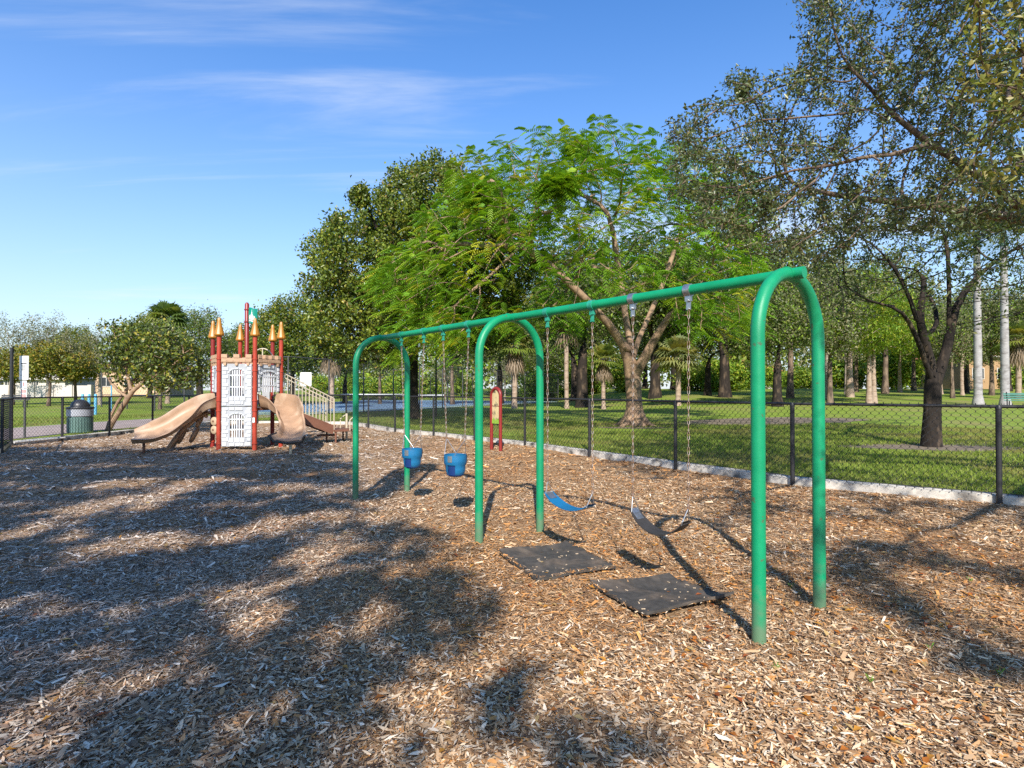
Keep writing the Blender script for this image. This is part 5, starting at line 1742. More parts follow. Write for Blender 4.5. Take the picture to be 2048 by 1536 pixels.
# high crown over the viewer's right, above the frame: throws the bands of shade on the lawn
k = 0
while k < 1100:
    gx, gy = rs.uniform(0.5, 15), rs.uniform(9.0, 27)
    if gx < 7.2 - (gy - 8) * .66: continue
    if fbm(gx * .22 + 3, gy * 1.15, 88, 3) < 0.535: continue
    h = rs.uniform(7.6, 11.5)
    p = np.array((gx - SUN_DX * h * SUN_K, gy - h * SUN_K, h))
    if p[1] > 10: continue
    if p[1] > -.3 and p[2] < 2.2 + .74 * p[1]: continue
    att.append(p); k += 1
N, P = colonize(np.array(att), trunk, pa, 0.15, 1.9, 0.155, 130, rs, tropism=(0, 0, 0.0), jitter=0.22)
rmin = np.full(len(trunk), 0.05); rmin[:4] = (.42, .34, .32, .30); rmin[4:13] = (.12, .095, .075, .065, .055, .045, .036, .028, .02); rmin[13:19] = (.14, .12, .10, .085, .07, .05); rmin[19:24] = (.14, .12, .10, .08, .06); rmin[24:28] = (.045, .035, .028, .022); rmin[28:] = (.05, .035, .02)
r = radii(N, P, 0.0036, 2.5, rmin)
r[len(trunk):] = np.minimum(r[len(trunk):], 0.05)
m = MB(); limbs(N, P, r, m, 8, 0.0)
ob = thing('overhanging_oak', 'near live oak whose branches hang into the upper right of the view', 'tree', B)
m.build('trunk', M_bark, ob, smooth=True)
tw = np.where((r < 0.011) & (np.arange(len(N)) >= len(trunk)))[0]
seg = N[tw] - N[P[tw]]
per = 13
pos = np.repeat(N[tw], per, 0) - np.repeat(seg, per, 0) * rs.uniform(0, 1, (len(tw) * per, 1)) + rs.normal(0, 0.045, (len(tw) * per, 3))
dr = np.repeat(seg / 0.15, per, 0) * 0.6 + rs.normal(0, 0.7, (len(tw) * per, 3))
V, Fc = leaf_geo(pos, 0.056, 0.026, rs, dirs=dr, flat=0.35, fold=0.18)
nearp = np.repeat((pos[:, 1] < 4.6) & (pos[:, 1] > 0), 4)
col = leaf_cols(len(pos), [(0.085, 0.115, 0.038), (0.12, 0.15, 0.048), (0.06, 0.08, 0.028), (0.20, 0.21, 0.065), (0.23, 0.19, 0.065)], (4, 4, 4, 1.2, .35), rs)
c2 = leaf_cols(len(pos), [(0.20, 0.21, 0.035), (0.27, 0.23, 0.06), (0.13, 0.17, 0.03)], (1, 1, 1), rs)  # near sprays get a brighter yellow palette, sunlight put into the leaf colour
col = np.where(nearp[:, None], c2, col)
link('crown', mesh_np('crown', V - B, Fc, M_leafgloss, col), ob)
print('overhang leaves', len(pos), 'nodes', len(N))

# ------------------------------------------------------------------ tall trees behind the viewer that shade the left of the playground
SHADE = [(0, 893), (250, 897), (330, 908), (440, 903), (640, 908), (705, 922), (690, 960), (735, 985), (700, 1030), (800, 1060), (860, 1085), (930, 1120), (860, 1150), (960, 1190), (1000, 1230), (900, 1270), (830, 1330), (700, 1420), (760, 1500), (700, 1560), (640, 1800), (-500, 1800), (-500, 893)]
LIGHT = [(250, 968, 75, 7, -4), (350, 980, 60, 8, -14), (190, 1012, 90, 8, -12), (40, 1062, 75, 9, -10), (140, 1072, 48, 10, -13), (290, 1085, 130, 13, -5), (420, 1075, 90, 10, -8), (560, 1045, 110, 12, -10), (640, 1030, 60, 9, -5), (560, 975, 70, 7, -6), (400, 962, 60, 5, -8), (290, 1015, 50, 7, -12),
         (650, 1105, 70, 22, -16), (590, 1115, 55, 10, -14), (60, 1200, 80, 12, -12), (130, 1215, 50, 9, -8), (30, 1245, 50, 12, -8), (330, 1150, 55, 6, -8), (530, 1235, 70, 26, -16), (420, 1280, 80, 16, -14), (660, 1270, 70, 30, -20), (340, 1360, 110, 34, -14), (130, 1480, 120, 34, -8), (230, 1230, 60, 8, -10), (560, 1400, 60, 20, -20), (480, 1480, 90, 26, -15), (760, 1230, 50, 26, -30), (780, 1150, 35, 14, -20), (300, 1535, 60, 18, 0), (620, 1330, 40, 15, -20)]
DARK = [(850, 1095, 70, 14, -18), (940, 1215, 40, 16, -20), (1040, 1330, 45, 18, 0), (1000, 1395, 60, 30, -20), (1090, 1345, 20, 10, 0), (1010, 1440, 90, 24, -14), (1150, 1440, 90, 20, -10), (850, 1490, 40, 40, 0), (620, 1490, 30, 30, 30), (720, 1440, 30, 14, 0), (900, 1330, 40, 16, 0), (1250, 1490, 90, 16, -6), (1120, 1500, 60, 20, 0)]


def shade_density(px, py):
    s = 0
    kx = (py - 780) / 400.0
    for ox, oy in ((0, 0), (55, 8), (-55, -8), (25, -22), (-25, 22), (95, -14), (-40, 30), (70, 26)):
        s = s + inpoly(px + ox * kx, py + oy * kx, SHADE) / 8.0
    s = s ** 1.3
    for cx, cy, a, b, an in LIGHT:
        c, sn = math.cos(R(an)), math.sin(R(an))
        kk = 1.0 if cy > 1260 else 1.5
        u = ((px - cx) * c + (py - cy) * sn) / (a * (.75 + .3 * kk)); v = (-(px - cx) * sn + (py - cy) * c) / (b * kk)
        s = s * np.clip((np.sqrt(u * u + v * v) - 0.75) / 0.5, 0, 1)
    for cx, cy, a, b, an in DARK:
        c, sn = math.cos(R(an)), math.sin(R(an))
        u = ((px - cx) * c + (py - cy) * sn) / a; v = (-(px - cx) * sn + (py - cy) * c) / b
        s = np.maximum(s, 0.85 * np.clip((1.25 - np.sqrt(u * u + v * v)) / 0.7, 0, 1))
    return s


rs = np.random.RandomState(91)
def shade_crown(n, xr, hfun, seed):
    rs = np.random.RandomState(seed)
    gx = rs.uniform(xr[0], xr[1], n * 8); gy = rs.uniform(1.5, 16.0, n * 8)
    px = 1024 + F * gx / gy; py = 780 + F * 1.6 / gy
    dn = shade_density(px, py) * sstep(-22, -15, gx)
    st = fbm(gx * 0.55 + gy * 0.16, gy * 1.5 - gx * 0.25, 200, 3)
    st2 = fbm(gx * 1.1 + gy * 0.3, gy * 2.6 - gx * 0.45, 230, 3)
    dn = dn * (0.35 + 0.65 * sstep(0.30, 0.50, st)) * (0.22 + 0.78 * sstep(0.36, 0.49, st2)) * (0.28 + 0.72 * sstep(0.36, 0.50, fbm(gx * 2.6 + gy * .6, gy * 5.5 - gx, 260, 2)))
    k = rs.uniform(0, 1, n * 8) < dn
    gx, gy = gx[k][:n], gy[k][:n]
    h = hfun(gx, gy, rs)
    return np.column_stack((gx - SUN_DX * h * SUN_K, gy - h * SUN_K, h))


def hf(gx, gy, rs):
    return 8.0 + gy / 15.0 * 6.0 + rs.normal(0, 1.0, len(gx)).clip(-2, 2)


cl0 = shade_crown(14500, (-15, 2.2), hf, 5)
rs = np.random.RandomState(66)                    # twigs whose shade lies on the farthest left leg
zz = rs.uniform(0.0, 2.45, 330); xx = np.where(zz > 1.95, rs.uniform(-.05, .5, 330), rs.normal(0, .09, 330)); hh = rs.uniform(10.4, 12.6, 330)
cl0 = np.concatenate((cl0, np.column_stack((FL[0] + xx * .78, FL[1] + xx * .6 - (hh - zz) * SUN_K, hh))))
cl0 = cl0[~((cl0[:, 1] > -0.3) & (cl0[:, 2] < 2.4 + .74 * cl0[:, 1]))]
for (lab, base_, lo, hi, seed) in (('tall shade tree standing behind the viewer on the left', (-9.6, -10.5), -40, -6.2, 1), ('tall shade tree standing behind the viewer near the middle', (-3.4, -12.5), -6.2, 40, 2)):
    rs = np.random.RandomState(seed)
    c = cl0[(cl0[:, 0] >= lo) & (cl0[:, 0] < hi)]
    B = np.array((base_[0], base_[1], 0.0))
    tk = [B + np.array((0, .12 * z * z * .25, z)) for z in (-.2, 1.2, 2.6, 4.0, 5.2)]
    sub = c[rs.choice(len(c), 420, replace=False)]
    N, P = colonize(sub, tk, list(range(-1, 4)), 0.5, 4.0, 0.7, 60, rs)
    r = radii(N, P, 0.010, 2.4, np.array((.5, .4, .36, .34, .32)))
    th = thing('shade_tree', lab, 'tree', B)
    m = MB(); limbs(N, P, r, m, 8, 0.0); m.build('trunk', M_bark, th, smooth=True)
    per = 6
    pos = np.repeat(c, per, 0) + rs.normal(0, 0.07, (len(c) * per, 3))
    V, Fc = leaf_geo(pos, 0.145, 0.085, rs, flat=0.6)
    link('crown', mesh_np('crown', V - B, Fc, M_leaf, leaf_cols(len(pos), PAL_OAK, (3, 3, 3, 1), rs)), th)

# ------------------------------------------------------------------ leaning tree behind the left fence
rs = np.random.RandomState(17)
B = G(212, 862, 0.11); Y0 = B[1]
trunk = [B + np.array((0, 0, -.1)), D(226, 838, Y0), D(244, 818, Y0), D(256, 796, Y0), D(262, 780, Y0)]
pa = [-1, 0, 1, 2, 3]
addlimb(4, [D(280, 765, Y0), D(310, 752, Y0 - .2), D(345, 735, Y0 - .4), D(370, 715, Y0 - .5)])
addlimb(4, [D(258, 760, Y0 + .2), D(248, 735, Y0 + .3), D(250, 705, Y0 + .3), D(262, 670, Y0)])
addlimb(0, [D(218, 828, Y0 + .3), D(232, 800, Y0 + .4), D(252, 785, Y0 + .5), D(285, 745, Y0 + .6), D(300, 700, Y0 + .6)])
addlimb(3, [D(238, 782, Y0 + .2), D(220, 770, Y0 + .3), D(205, 745, Y0 + .3)])
lumps = []
for px, py, rx, rz_ in ((300, 700, 55, 42), (255, 690, 45, 40), (355, 715, 50, 40), (330, 760, 55, 26), (270, 740, 50, 30), (390, 745, 28, 30), (225, 715, 22, 30), (240, 660, 26, 20), (320, 670, 35, 25)):
    c = D(px, py, Y0 + rs.uniform(-.6, .8)); lumps.append((*c, rx * Y0 / F, 1.1, rz_ * Y0 / F))
att = blob(700, lumps, rs, 0.4)
N, P = colonize(att, trunk, pa, 0.22, 1.6, 0.26, 60, rs)
rmin = np.full(len(trunk), .05); rmin[:5] = (.11, .09, .08, .08, .07); rmin[5:9] = (.065, .055, .05, .04)
r = radii(N, P, 0.008, 2.3, rmin)
th = thing('leaning_tree', 'low leaning tree with crooked tan stems behind the left fence', 'tree', B)
m = MB(); limbs(N, P, r, m, 8, 0.0); m.build('trunk', M_barktan, th, smooth=True)
tn_ = N[(r < 0.022) & (np.arange(len(N)) >= len(trunk))]
pos = np.repeat(tn_, 16, 0) + rs.normal(0, 0.11, (len(tn_) * 16, 3))
V, Fc = leaf_geo(pos, 0.14, 0.085, rs, flat=.3)
link('crown', mesh_np('crown', V - B, Fc, M_leafgloss, leaf_cols(len(pos), [(0.14, 0.18, 0.025), (0.10, 0.14, 0.028), (0.26, 0.26, 0.028), (0.065, 0.09, 0.025), (0.38, 0.31, 0.04)], (4, 4, 1.5, 3, .7), rs)), th)

# ------------------------------------------------------------------ background broadleaf trees
oakA = tree_data(31, [(0, 0, -.2), (0.05, 0, .8), (-.05, .1, 1.7), (0, 0, 2.6), (.1, 0, 3.1)], [(-2.2, 0, 6.2, 2.8, 2.8, 2.2), (2.2, .4, 6.6, 2.8, 2.8, 2.3), (0, 0, 8.0, 2.6, 2.6, 1.8), (0, -2, 5.6, 2.2, 2, 1.6), (.6, 2, 6, 2, 2, 2)], 800, 0.5, 3.2, 0.62, 36, 0.32, 0.22, 0.11, PAL_OAK + PAL_LIME[:2] + PAL_GREY[:2], (2, 3, 1, 2, 2, 1.5, 2, 2), M_barkdark, trmin=.30, cut=.02, shell=.4)
oakB = tree_data(33, [(0, 0, -.2), (0, 0, 1.2), (.1, 0, 2.4), (.05, 0, 3.4)], [(-1.4, 0, 6.0, 2.2, 2.2, 2.4), (1.5, .3, 7.0, 2.2, 2.2, 2.4), (0, 0, 8.6, 1.8, 1.8, 1.6), (-.5, -1, 4.8, 1.6, 1.6, 1.2)], 560, 0.5, 3.0, 0.6, 34, 0.32, 0.22, 0.11, PAL_GREY + PAL_LIME[:2], (3, 3, 2, 1, 1, 1), M_bark, trmin=.17, cut=.015, shell=.3)
rnd_ = tree_data(35, [(0, 0, -.2), (0, 0, 1), (0, .05, 2), (0, 0, 2.8)], [(0, 0, 6.3, 3.4, 3.4, 3.6), (-1.6, 0, 5.0, 2.6, 2.6, 2.4), (1.8, 0, 5.6, 2.5, 2.5, 2.6), (.4, 0, 8.4, 2.0, 2, 1.7)], 900, 0.5, 3.0, 0.6, 42, 0.32, 0.24, 0.14, PAL_DENSE, (4, 4, 2, 2, .3), M_barkdark, trmin=.24, cut=.02, shell=.6)
yelw = tree_data(37, [(0, 0, -.2), (.05, 0, .7), (.1, 0, 1.3), (.1, 0, 1.7)], [(0, 0, 3.2, 1.7, 1.7, 1.1), (-1.3, 0, 2.8, 1.3, 1.3, .9), (1.3, .2, 3.0, 1.4, 1.4, 1.0), (.2, 0, 4.0, 1.2, 1.2, .8)], 400, 0.32, 2.2, 0.4, 22, 0.20, 0.22, 0.12, PAL_YEL, (3, 3, 3, 1), M_bark, trmin=.11, cut=.012, shell=.4)
spars = tree_data(39, [(0, 0, -.2), (0, 0, 1.4), (.1, 0, 2.6), (0, 0, 3.6)], [(-1.8, 0, 6.5, 2.6, 2.4, 2.2), (1.9, .3, 6.2, 2.6, 2.4, 2.4), (0, 0, 8.3, 2.2, 2.2, 1.6), (0, 0, 5, 2.6, 2.4, 1.4)], 520, 0.45, 3.2, 0.55, 13, 0.28, 0.20, 0.10, PAL_GREY, (2, 2, 1, 1), M_twig, trmin=.16, cut=.0, tip=.011, shell=.3)
shrub = tree_data(41, [(0, 0, -.1), (0, 0, .2), (0, 0, .4)], [(0, 0, 1.3, 1.5, 1.3, 1.2), (-.8, 0, 1.0, 1.1, 1, .9), (.9, 0, .9, 1.1, 1, .8)], 280, 0.3, 2.0, .36, 24, .2, .24, .13, PAL_LIME, (3, 3, 2, 2), M_bark, trmin=.06, cut=.012, shell=.5)
feath = tree_data(43, [(0, 0, -.2), (0, 0, 1.3), (.1, 0, 2.6), (0, 0, 4.0)], [(-2, 0, 5.8, 2.8, 2.6, 1.3), (2, .4, 6.4, 3.0, 2.8, 1.3), (0, 0, 7.6, 2.6, 2.6, 1.2)], 480, 0.5, 3.2, 0.6, 40, 0.32, 0.30, 0.07, PAL_LIME, (3, 3, 2, 2), M_barkpalm, trmin=.2, cut=.015, shell=.3, flat=.8)

T_ = [
    # data, name, label, px, distance, rot, scale
    (spars, 'sparse_tree', 'thin leaved tall tree at the far left edge of the picture', 20, 58, 0.3, 0.88),
    (spars, 'sparse_tree', 'thin leaved tree right of the tall dark pole, behind the yellowing tree', 95, 62, 1.9, 0.95),
    (rnd_, 'round_tree', 'rounded green tree behind the garden wall at the left', 150, 70, 2.2, 0.86),
    (yelw, 'yellowing_tree', 'yellowing low tree just right of the white rules sign', 97, 42, 0.2, 1.05),
    (yelw, 'yellowing_tree', 'yellowing low tree at the left edge behind the tall pole', 25, 44, 1.4, 1.0),
    (yelw, 'yellowing_tree', 'low yellow green tree directly behind the trash can', 152, 45, 2.7, 1.05),
    (spars, 'bare_tree', 'grey twiggy tree between the trash can and the leaning tree', 200, 44, 4.0, 0.66),
    (oakB, 'oak_tree', 'small oak with dark trunk behind the left slide', 320, 40, 0.8, 0.62),
    (oakA, 'oak_tree', 'dark bushy oak left of the castle, right of the fan palm', 400, 56, 2.0, 0.95),
    (rnd_, 'round_tree', 'green tree under the fan palm crown behind the leaning tree', 300, 60, 1.1, 0.92),
    (rnd_, 'round_tree', 'large round dark green tree right of the flag', 585, 53, 0.5, 1.06),
    (rnd_, 'round_tree', 'dark green tree behind the castle posts', 492, 68, 3.3, 0.85),
    (oakA, 'oak_tree', 'oak behind the stairs and the tall court fence', 690, 62, 1.0, 0.80),
    (oakB, 'oak_tree', 'grey green oak behind the far swing frame', 760, 58, 2.5, 0.9),
    (spars, 'bare_tree', 'leafless pale tree beyond the court between the swing frames', 895, 66, 2.0, 0.62),
    (spars, 'bare_tree', 'leafless pale tree beyond the court right of the red panel', 1010, 78, 4.4, 0.7),
    (oakA, 'oak_tree', 'oak shading the far side of the tennis court', 1100, 88, 3.0, 1.1),
    (oakA, 'oak_tree', 'oak behind the feathery tree trunk', 1290, 80, 4.2, 1.1),
    (oakA, 'oak_tree', 'dark leaning oak with forked trunk left of the near green post', 1415, 52, 5.4, 0.95),
    (oakA, 'oak_tree', 'thick trunked oak standing between the two near green posts', 1555, 35, 0.4, 0.86),
    (oakB, 'slender_tree', 'slender grey tree just right of the near green posts', 1660, 37, 1.2, 0.92),
    (spars, 'bare_tree', 'pale leafless tree beside the twin trunk tree', 1692, 55, 1.0, 0.85),
    (feath, 'feathery_tree', 'twin trunk tree with bright feathery top left of the forked oak', 1738, 38, 0.9, 0.80),
    (feath, 'feathery_tree', 'bright feathery tree far behind the forked oak', 1800, 60, 2.4, 0.85),
    (oakB, 'slender_tree', 'slender tree right behind the forked oak trunk', 1905, 46, 3.4, 0.8),
    (oakA, 'oak_tree', 'grey green oak behind the left royal palm', 1930, 58, 1.7, 0.95),
    (oakA, 'oak_tree', 'oak at the far right edge behind the teal bench', 2075, 50, 2.9, 0.95),
    (oakB, 'slender_tree', 'slender tree against the ochre building', 1985, 62, 5.0, 0.85),
    (rnd_, 'round_tree', 'round green tree beyond the white house at the right', 1480, 105, 1.2, 1.15),
    (rnd_, 'round_tree', 'round green tree far right of the small grey roofed house', 1720, 100, 4.0, 1.1),
    (rnd_, 'round_tree', 'round green tree at the back between the forked oak and the palms', 1850, 92, 2.0, 1.15),
    (oakA, 'oak_tree', 'tall oak behind the court right of the middle green leg', 1150, 66, 2.6, 1.5),
    (oakA, 'oak_tree', 'tall oak behind the drooping fan palm', 1350, 70, 0.9, 1.6),
    (oakB, 'slender_tree', 'tall grey oak rising over the terracotta roofed house', 1520, 66, 2.1, 1.6),
    (oakB, 'slender_tree', 'tall pale green tree behind the twin trunk tree', 1770, 56, 0.2, 1.45),
    (feath, 'feathery_tree', 'tall feathery tree above the twin trunk tree', 1700, 48, 1.9, 1.25),
    (oakB, 'slender_tree', 'slender pale trunk between the near posts and the twin trunk tree, left one', 1712, 62, 0.6, 1.2),
    (oakB, 'slender_tree', 'slender pale trunk just left of the forked oak trunk', 1828, 66, 1.6, 1.25),
    (oakB, 'slender_tree', 'slender trunk between the two royal palms', 1983, 52, 4.4, 1.05),
    (oakB, 'slender_tree', 'slender trunk left of the left royal palm', 1936, 66, 2.6, 1.2),
    (oakA, 'oak_tree', 'bushy oak in front of the ochre building', 2015, 64, 3.1, 1.1),
    (oakA, 'oak_tree', 'tall dark oak behind the feathery tree crown on its right', 1450, 48, 2.3, 1.45),
    (oakB, 'slender_tree', 'tall slender oak over the near green arch', 1580, 46, 5.2, 1.35),
    (spars, 'bare_tree', 'grey twiggy tree right of the near green posts', 1655, 45, 2.2, 1.15),
    (oakA, 'oak_tree', 'tall oak closing the gap under the feathery crown, left of its trunk', 1165, 47, 0.7, 1.5),
    (oakA, 'oak_tree', 'tall oak closing the gap under the feathery crown, right of its trunk', 1310, 52, 3.3, 1.6),
    (oakA, 'oak_tree', 'bushy oak behind the middle swing frame', 1000, 60, 1.5, 1.15),
    (oakB, 'slender_tree', 'grey green tree left of the middle swing frame', 905, 56, 3.9, 1.1),
]
for d_, nm, lab, px, y, rz_, s_ in T_:
    ptree(d_, nm, lab, px, y, rz_, s_, 'trees round the park')
ptree(feath, 'feathery_tree', 'second stem of the twin trunk tree left of the forked oak', 1748, 38.3, 3.0, 0.82, 'trees round the park')
for k, (px, y, s_) in enumerate(((1395, 66, 1.3), (1425, 63, 1.5), (1455, 65, 1.35), (1480, 70, 1.2), (1370, 70, 1.2), (1600, 84, 1.3), (1640, 88, 1.2), (1560, 90, 1.2))):
    lab = ['yellow green shrub left of the leaning oak trunk', 'largest yellow green shrub right behind the leaning oak trunk', 'yellow green shrub right of the leaning oak trunk', 'yellow green shrub touching the left side of the near green post', 'yellow green shrub under the drooping fan palm',
           'low shrub in front of the terracotta roofed house, right end', 'low shrub beyond the dog waste station', 'low shrub under the terracotta roofed house'][k]
    ptree(shrub, 'shrub', lab, px, y, k * 1.1, s_, 'shrubs along the far lawn', cat='shrub')
for k, px in enumerate((1085, 1175, 1250, 1520, 1690, 1795, 1900, 2020)):
    lab = '%s shrub from the left in the bright row at the back of the lawn' % ['first', 'second', 'third', 'fourth', 'fifth', 'sixth', 'seventh', 'eighth', 'ninth', 'tenth', 'eleventh', 'twelfth', 'thirteenth', 'fourteenth', 'fifteenth', 'sixteenth'][k]
    ptree(shrub, 'shrub', lab, px, 76 + 5 * math.sin(k * 2.3), k * 0.7, 1.7 + .4 * math.sin(k * 1.7), 'far shrubs at the back of the lawn', cat='shrub')
for k, (px, y, s_) in enumerate(((700, 80, 1.4), (745, 84, 1.3), (790, 82, 1.5), (640, 76, 1.2), (860, 90, 1.4), (930, 94, 1.4))):
    lab = ['shrub behind the court fence right of the gate', 'shrub beyond the court left of the farthest green leg', 'shrub beyond the court between the legs of the farthest swing frame', 'shrub behind the stairs railing', 'shrub beyond the court behind the left bucket swing', 'shrub beyond the court behind the right bucket swing'][k]
    ptree(shrub, 'shrub', lab, px, y, k * 0.9, s_, 'shrubs beyond the court', cat='shrub')


# ------------------------------------------------------------------ palms
def fan_leaf(m_v, m_f, m_c, o, az, el, Lp, Rf, rs, col, nb=15, droop=0.25):
    d = np.array((math.cos(az) * math.cos(el), math.sin(az) * math.cos(el), math.sin(el)))
    s = np.array((-math.sin(az), math.cos(az), 0)); u = np.cross(d, s) * -1
    c = o + d * Lp
    b = len(m_v)
    w = s * 0.018
    m_v += [o - w, o + w, c + w, c - w]; m_f.append((b, b + 1, b + 2, b + 3)); m_c += [np.array((.16, .17, .05))] * 4
    for k in range(nb):
        a = -2.0 + 4.0 * k / (nb - 1)
        e = d * math.cos(a) + s * math.sin(a)
        L = Rf * (0.72 + 0.28 * math.cos(a * .6)) * rs.uniform(.9, 1.08)
        p1 = c + e * L * .55 + u * 0.04; p2 = c + e * L + np.array((0, 0, -1)) * L * (droop + .25 * abs(math.sin(a)))
        ww = np.cross(e, u); ww = ww / max(np.linalg.norm(ww), 1e-6) * L * .075
        b = len(m_v)
        m_v += [c, p1 - ww, p2, p1 + ww]; m_f.append((b, b + 1, b + 2, b + 3))
        cc_ = col * rs.uniform(.8, 1.2); m_c += [cc_] * 4


def sabal_data(seed, H, skirt, pal, Rf=0.85, n=34, tr=0.17):
    rs = np.random.RandomState(seed)
    v, f, c = [], [], []
    for k in range(n):
        az = k * 2.4 + rs.uniform(-.3, .3); el = 1.35 - 1.75 * (k / n) + rs.uniform(-.12, .12)
        fan_leaf(v, f, c, np.array((0, 0, H)), az, el, rs.uniform(.7, 1.0), Rf, rs, np.array(pal[rs.randint(len(pal))]), droop=.25)
    cm_ = mesh_np('crown', np.array(v), np.array(f), M_leaf, np.array(c))
    v, f, c = [], [], []
    for k in range(skirt):
        az = k * 2.4; el = -1.0 - rs.uniform(0, .4)
        fan_leaf(v, f, c, np.array((math.cos(az) * .12, math.sin(az) * .12, H - .05 - rs.uniform(0, .5))), az, el, rs.uniform(.4, .7), Rf * .85, rs, np.array((.30, .22, .14)) * rs.uniform(.7, 1.2), nb=11, droop=.7)
    sm_ = mesh_np('dead_leaf_skirt', np.array(v), np.array(f), M_leaf, np.array(c)) if skirt else None
    m = MB()
    zs = np.linspace(-.2, H, 26)
    m.tube([(0.05 * math.sin(z * .8), .04 * math.sin(z * .6 + 1), z) for z in zs], [tr * (1.35 - .35 * min(1, max(0, z) / .5)) * (1 + .05 * math.sin(i * 2.1)) for i, z in enumerate(zs)], 12)
    for k in range(26):
        az = k * 2.4; z = H - .1 - k * .035
        p = np.array((math.cos(az) * tr, math.sin(az) * tr, z)); m.bar(p, p + np.array((math.cos(az) * .18, math.sin(az) * .18, .26)), .07, .03)
    tm = bpy.data.meshes.new('trunk'); tm.from_pydata(m.v, [], m.f); tm.materials.append(M_barkpalm)
    return tm, cm_, sm_


def place_palm(data, name, label, px, y, rz=0, s=1.0):
    x = DX(px, y)
    th = thing(name, label, 'palm', (x, y, float(lawn_z(x, y)) - .05), 'palms in the park')
    th.rotation_euler = (0, 0, rz); th.scale = (s, s, s)
    for nm, me in zip(('trunk', 'crown', 'dead_leaf_skirt'), data):
        if me is None: continue
        o = bpy.data.objects.new(nm, me); COL.objects.link(o); o.parent = th


PALG = [(.16, .21, .035), (.22, .24, .045), (.12, .16, .04), (.31, .28, .07)]
sabA = sabal_data(3, 4.3, 26, PALG)
sabB = sabal_data(4, 3.2, 0, [(.18, .21, .075), (.24, .25, .09), (.30, .27, .075)], Rf=1.0, n=42)
sabC = sabal_data(6, 7.2, 8, [(.11, .17, .04), (.16, .22, .05), (.22, .25, .06)], Rf=1.15, n=46)
place_palm(sabC, 'fan_palm', 'full crowned fan palm rising behind the leaning tree', 335, 47, 0.4, 0.98)
place_palm(sabA, 'fan_palm', 'fan palm with a brown skirt behind the castle stairs', 662, 44, 0.2, 1.15)
place_palm(sabA, 'fan_palm', 'fan palm with a brown skirt above the red play panel', 1030, 46, 1.2, 1.2)
place_palm(sabA, 'fan_palm', 'fan palm with a brown skirt left of the feathery tree trunk', 1208, 42, 2.0, 0.88)
place_palm(sabB, 'fan_palm', 'drooping grey green fan palm right of the feathery tree trunk', 1357, 40, 0.7, 1.08)
place_palm(sabC, 'fan_palm', 'taller fan palm with pale trunk beside the middle green leg', 1133, 45, 4.0, 1.0)
place_palm(sabA, 'fan_palm', 'fan palm behind the right royal palm', 2035, 44, 5.0, 1.1)
place_palm(sabC, 'fan_palm', 'fan palm between the forked oak and the royal palms', 1925, 52, 2.2, 0.9)
place_palm(sabA, 'fan_palm', 'fan palm behind the forked oak', 1880, 55, 3.0, 1.2)


def royal_data(seed, H):
    rs = np.random.RandomState(seed)
    n = 15
    base = np.tile((0, 0, H + .9), (n, 1)).astype(float); az = np.arange(n) * 2.4
    el = np.linspace(1.2, -.25, n)
    dirs = np.column_stack((np.cos(az) * np.cos(el), np.sin(az) * np.cos(el), np.sin(el)))
    V, Fc, nq = frond_geo(base, dirs, 3.0, rs, pairs=26, pl=.16, pw=.05, droop=.38)
    cm_ = mesh_np('crown', V, Fc, M_leaf, np.repeat(np.array(PALG)[rs.randint(0, 3, n)], nq * 4, 0))
    zs = np.linspace(-.2, H, 24)
    m = MB().tube([(0, 0, z) for z in zs], [.24 * (1.55 - .55 * min(1, max(0, z) / .7)) * (1 - .25 * z / H) for z in zs], 14)
    tm = bpy.data.meshes.new('trunk'); tm.from_pydata(m.v, [], m.f); tm.materials.append(M_barkroyal)
    tm.polygons.foreach_set('use_smooth', np.ones(len(tm.polygons), bool))
    m = MB().tube([(0, 0, H), (0, 0, H + .5), (0, 0, H + 1)], [.19, .21, .12], 12)
    sm_ = bpy.data.meshes.new('crownshaft'); sm_.from_pydata(m.v, [], m.f); sm_.materials.append(M_canbody)
    return tm, cm_, sm_


roy = royal_data(2, 10.2)
place_palm(roy, 'royal_palm', 'smooth grey royal palm trunk right of the forked oak, the left one', 1956, 36, 0, 1.0)
place_palm(roy, 'royal_palm', 'smooth grey royal palm trunk nearest the right edge', 2010, 35, 1.3, 0.98)

# far woods that close the view, seen as one mass
rs = np.random.RandomState(77)
pos = []; tone = []
for k in range(165):
    right = k < 85
    if right: x = rs.uniform(-14, 110); y = rs.uniform(88, 125)
    else: x = rs.uniform(-150, -8); y = rs.uniform(105, 140)
    hh = rs.uniform(13, 19) if right else rs.uniform(6, 9.5)
    n = 400 if right else 180
    d = rs.normal(size=(n, 3)); d /= np.linalg.norm(d, axis=1, keepdims=True)
    lump = 1 + 0.25 * np.sin(d[:, :1] * 5 + k) * np.cos(d[:, 2:] * 4 + k * 2)
    z0 = float(lawn_z(x, y))
    pos.append(np.array((x, y, z0 + hh * .52)) + d * lump * rs.uniform(.55, 1, (n, 1)) * np.array((rs.uniform(4, 6), 3.5, hh * .5)))
    tone.append(np.full((n, 1), rs.uniform(.9, 1.7)))
pos = np.concatenate(pos); tone = np.repeat(np.concatenate(tone), 4, 0)
V, Fc = leaf_geo(pos, .85, .5, rs)
o = link('distant_wood', mesh_np('distant_wood', V, Fc, M_leaf, leaf_cols(len(pos), PAL_DENSE + PAL_GREY + PAL_LIME[:2], (3, 3, 2, 1, .3, 2, 2, 1, 1, 1.5, 1), rs) * tone))
tag(o, 'distant belt of trees closing the view behind the park', 'wood', kind='stuff')
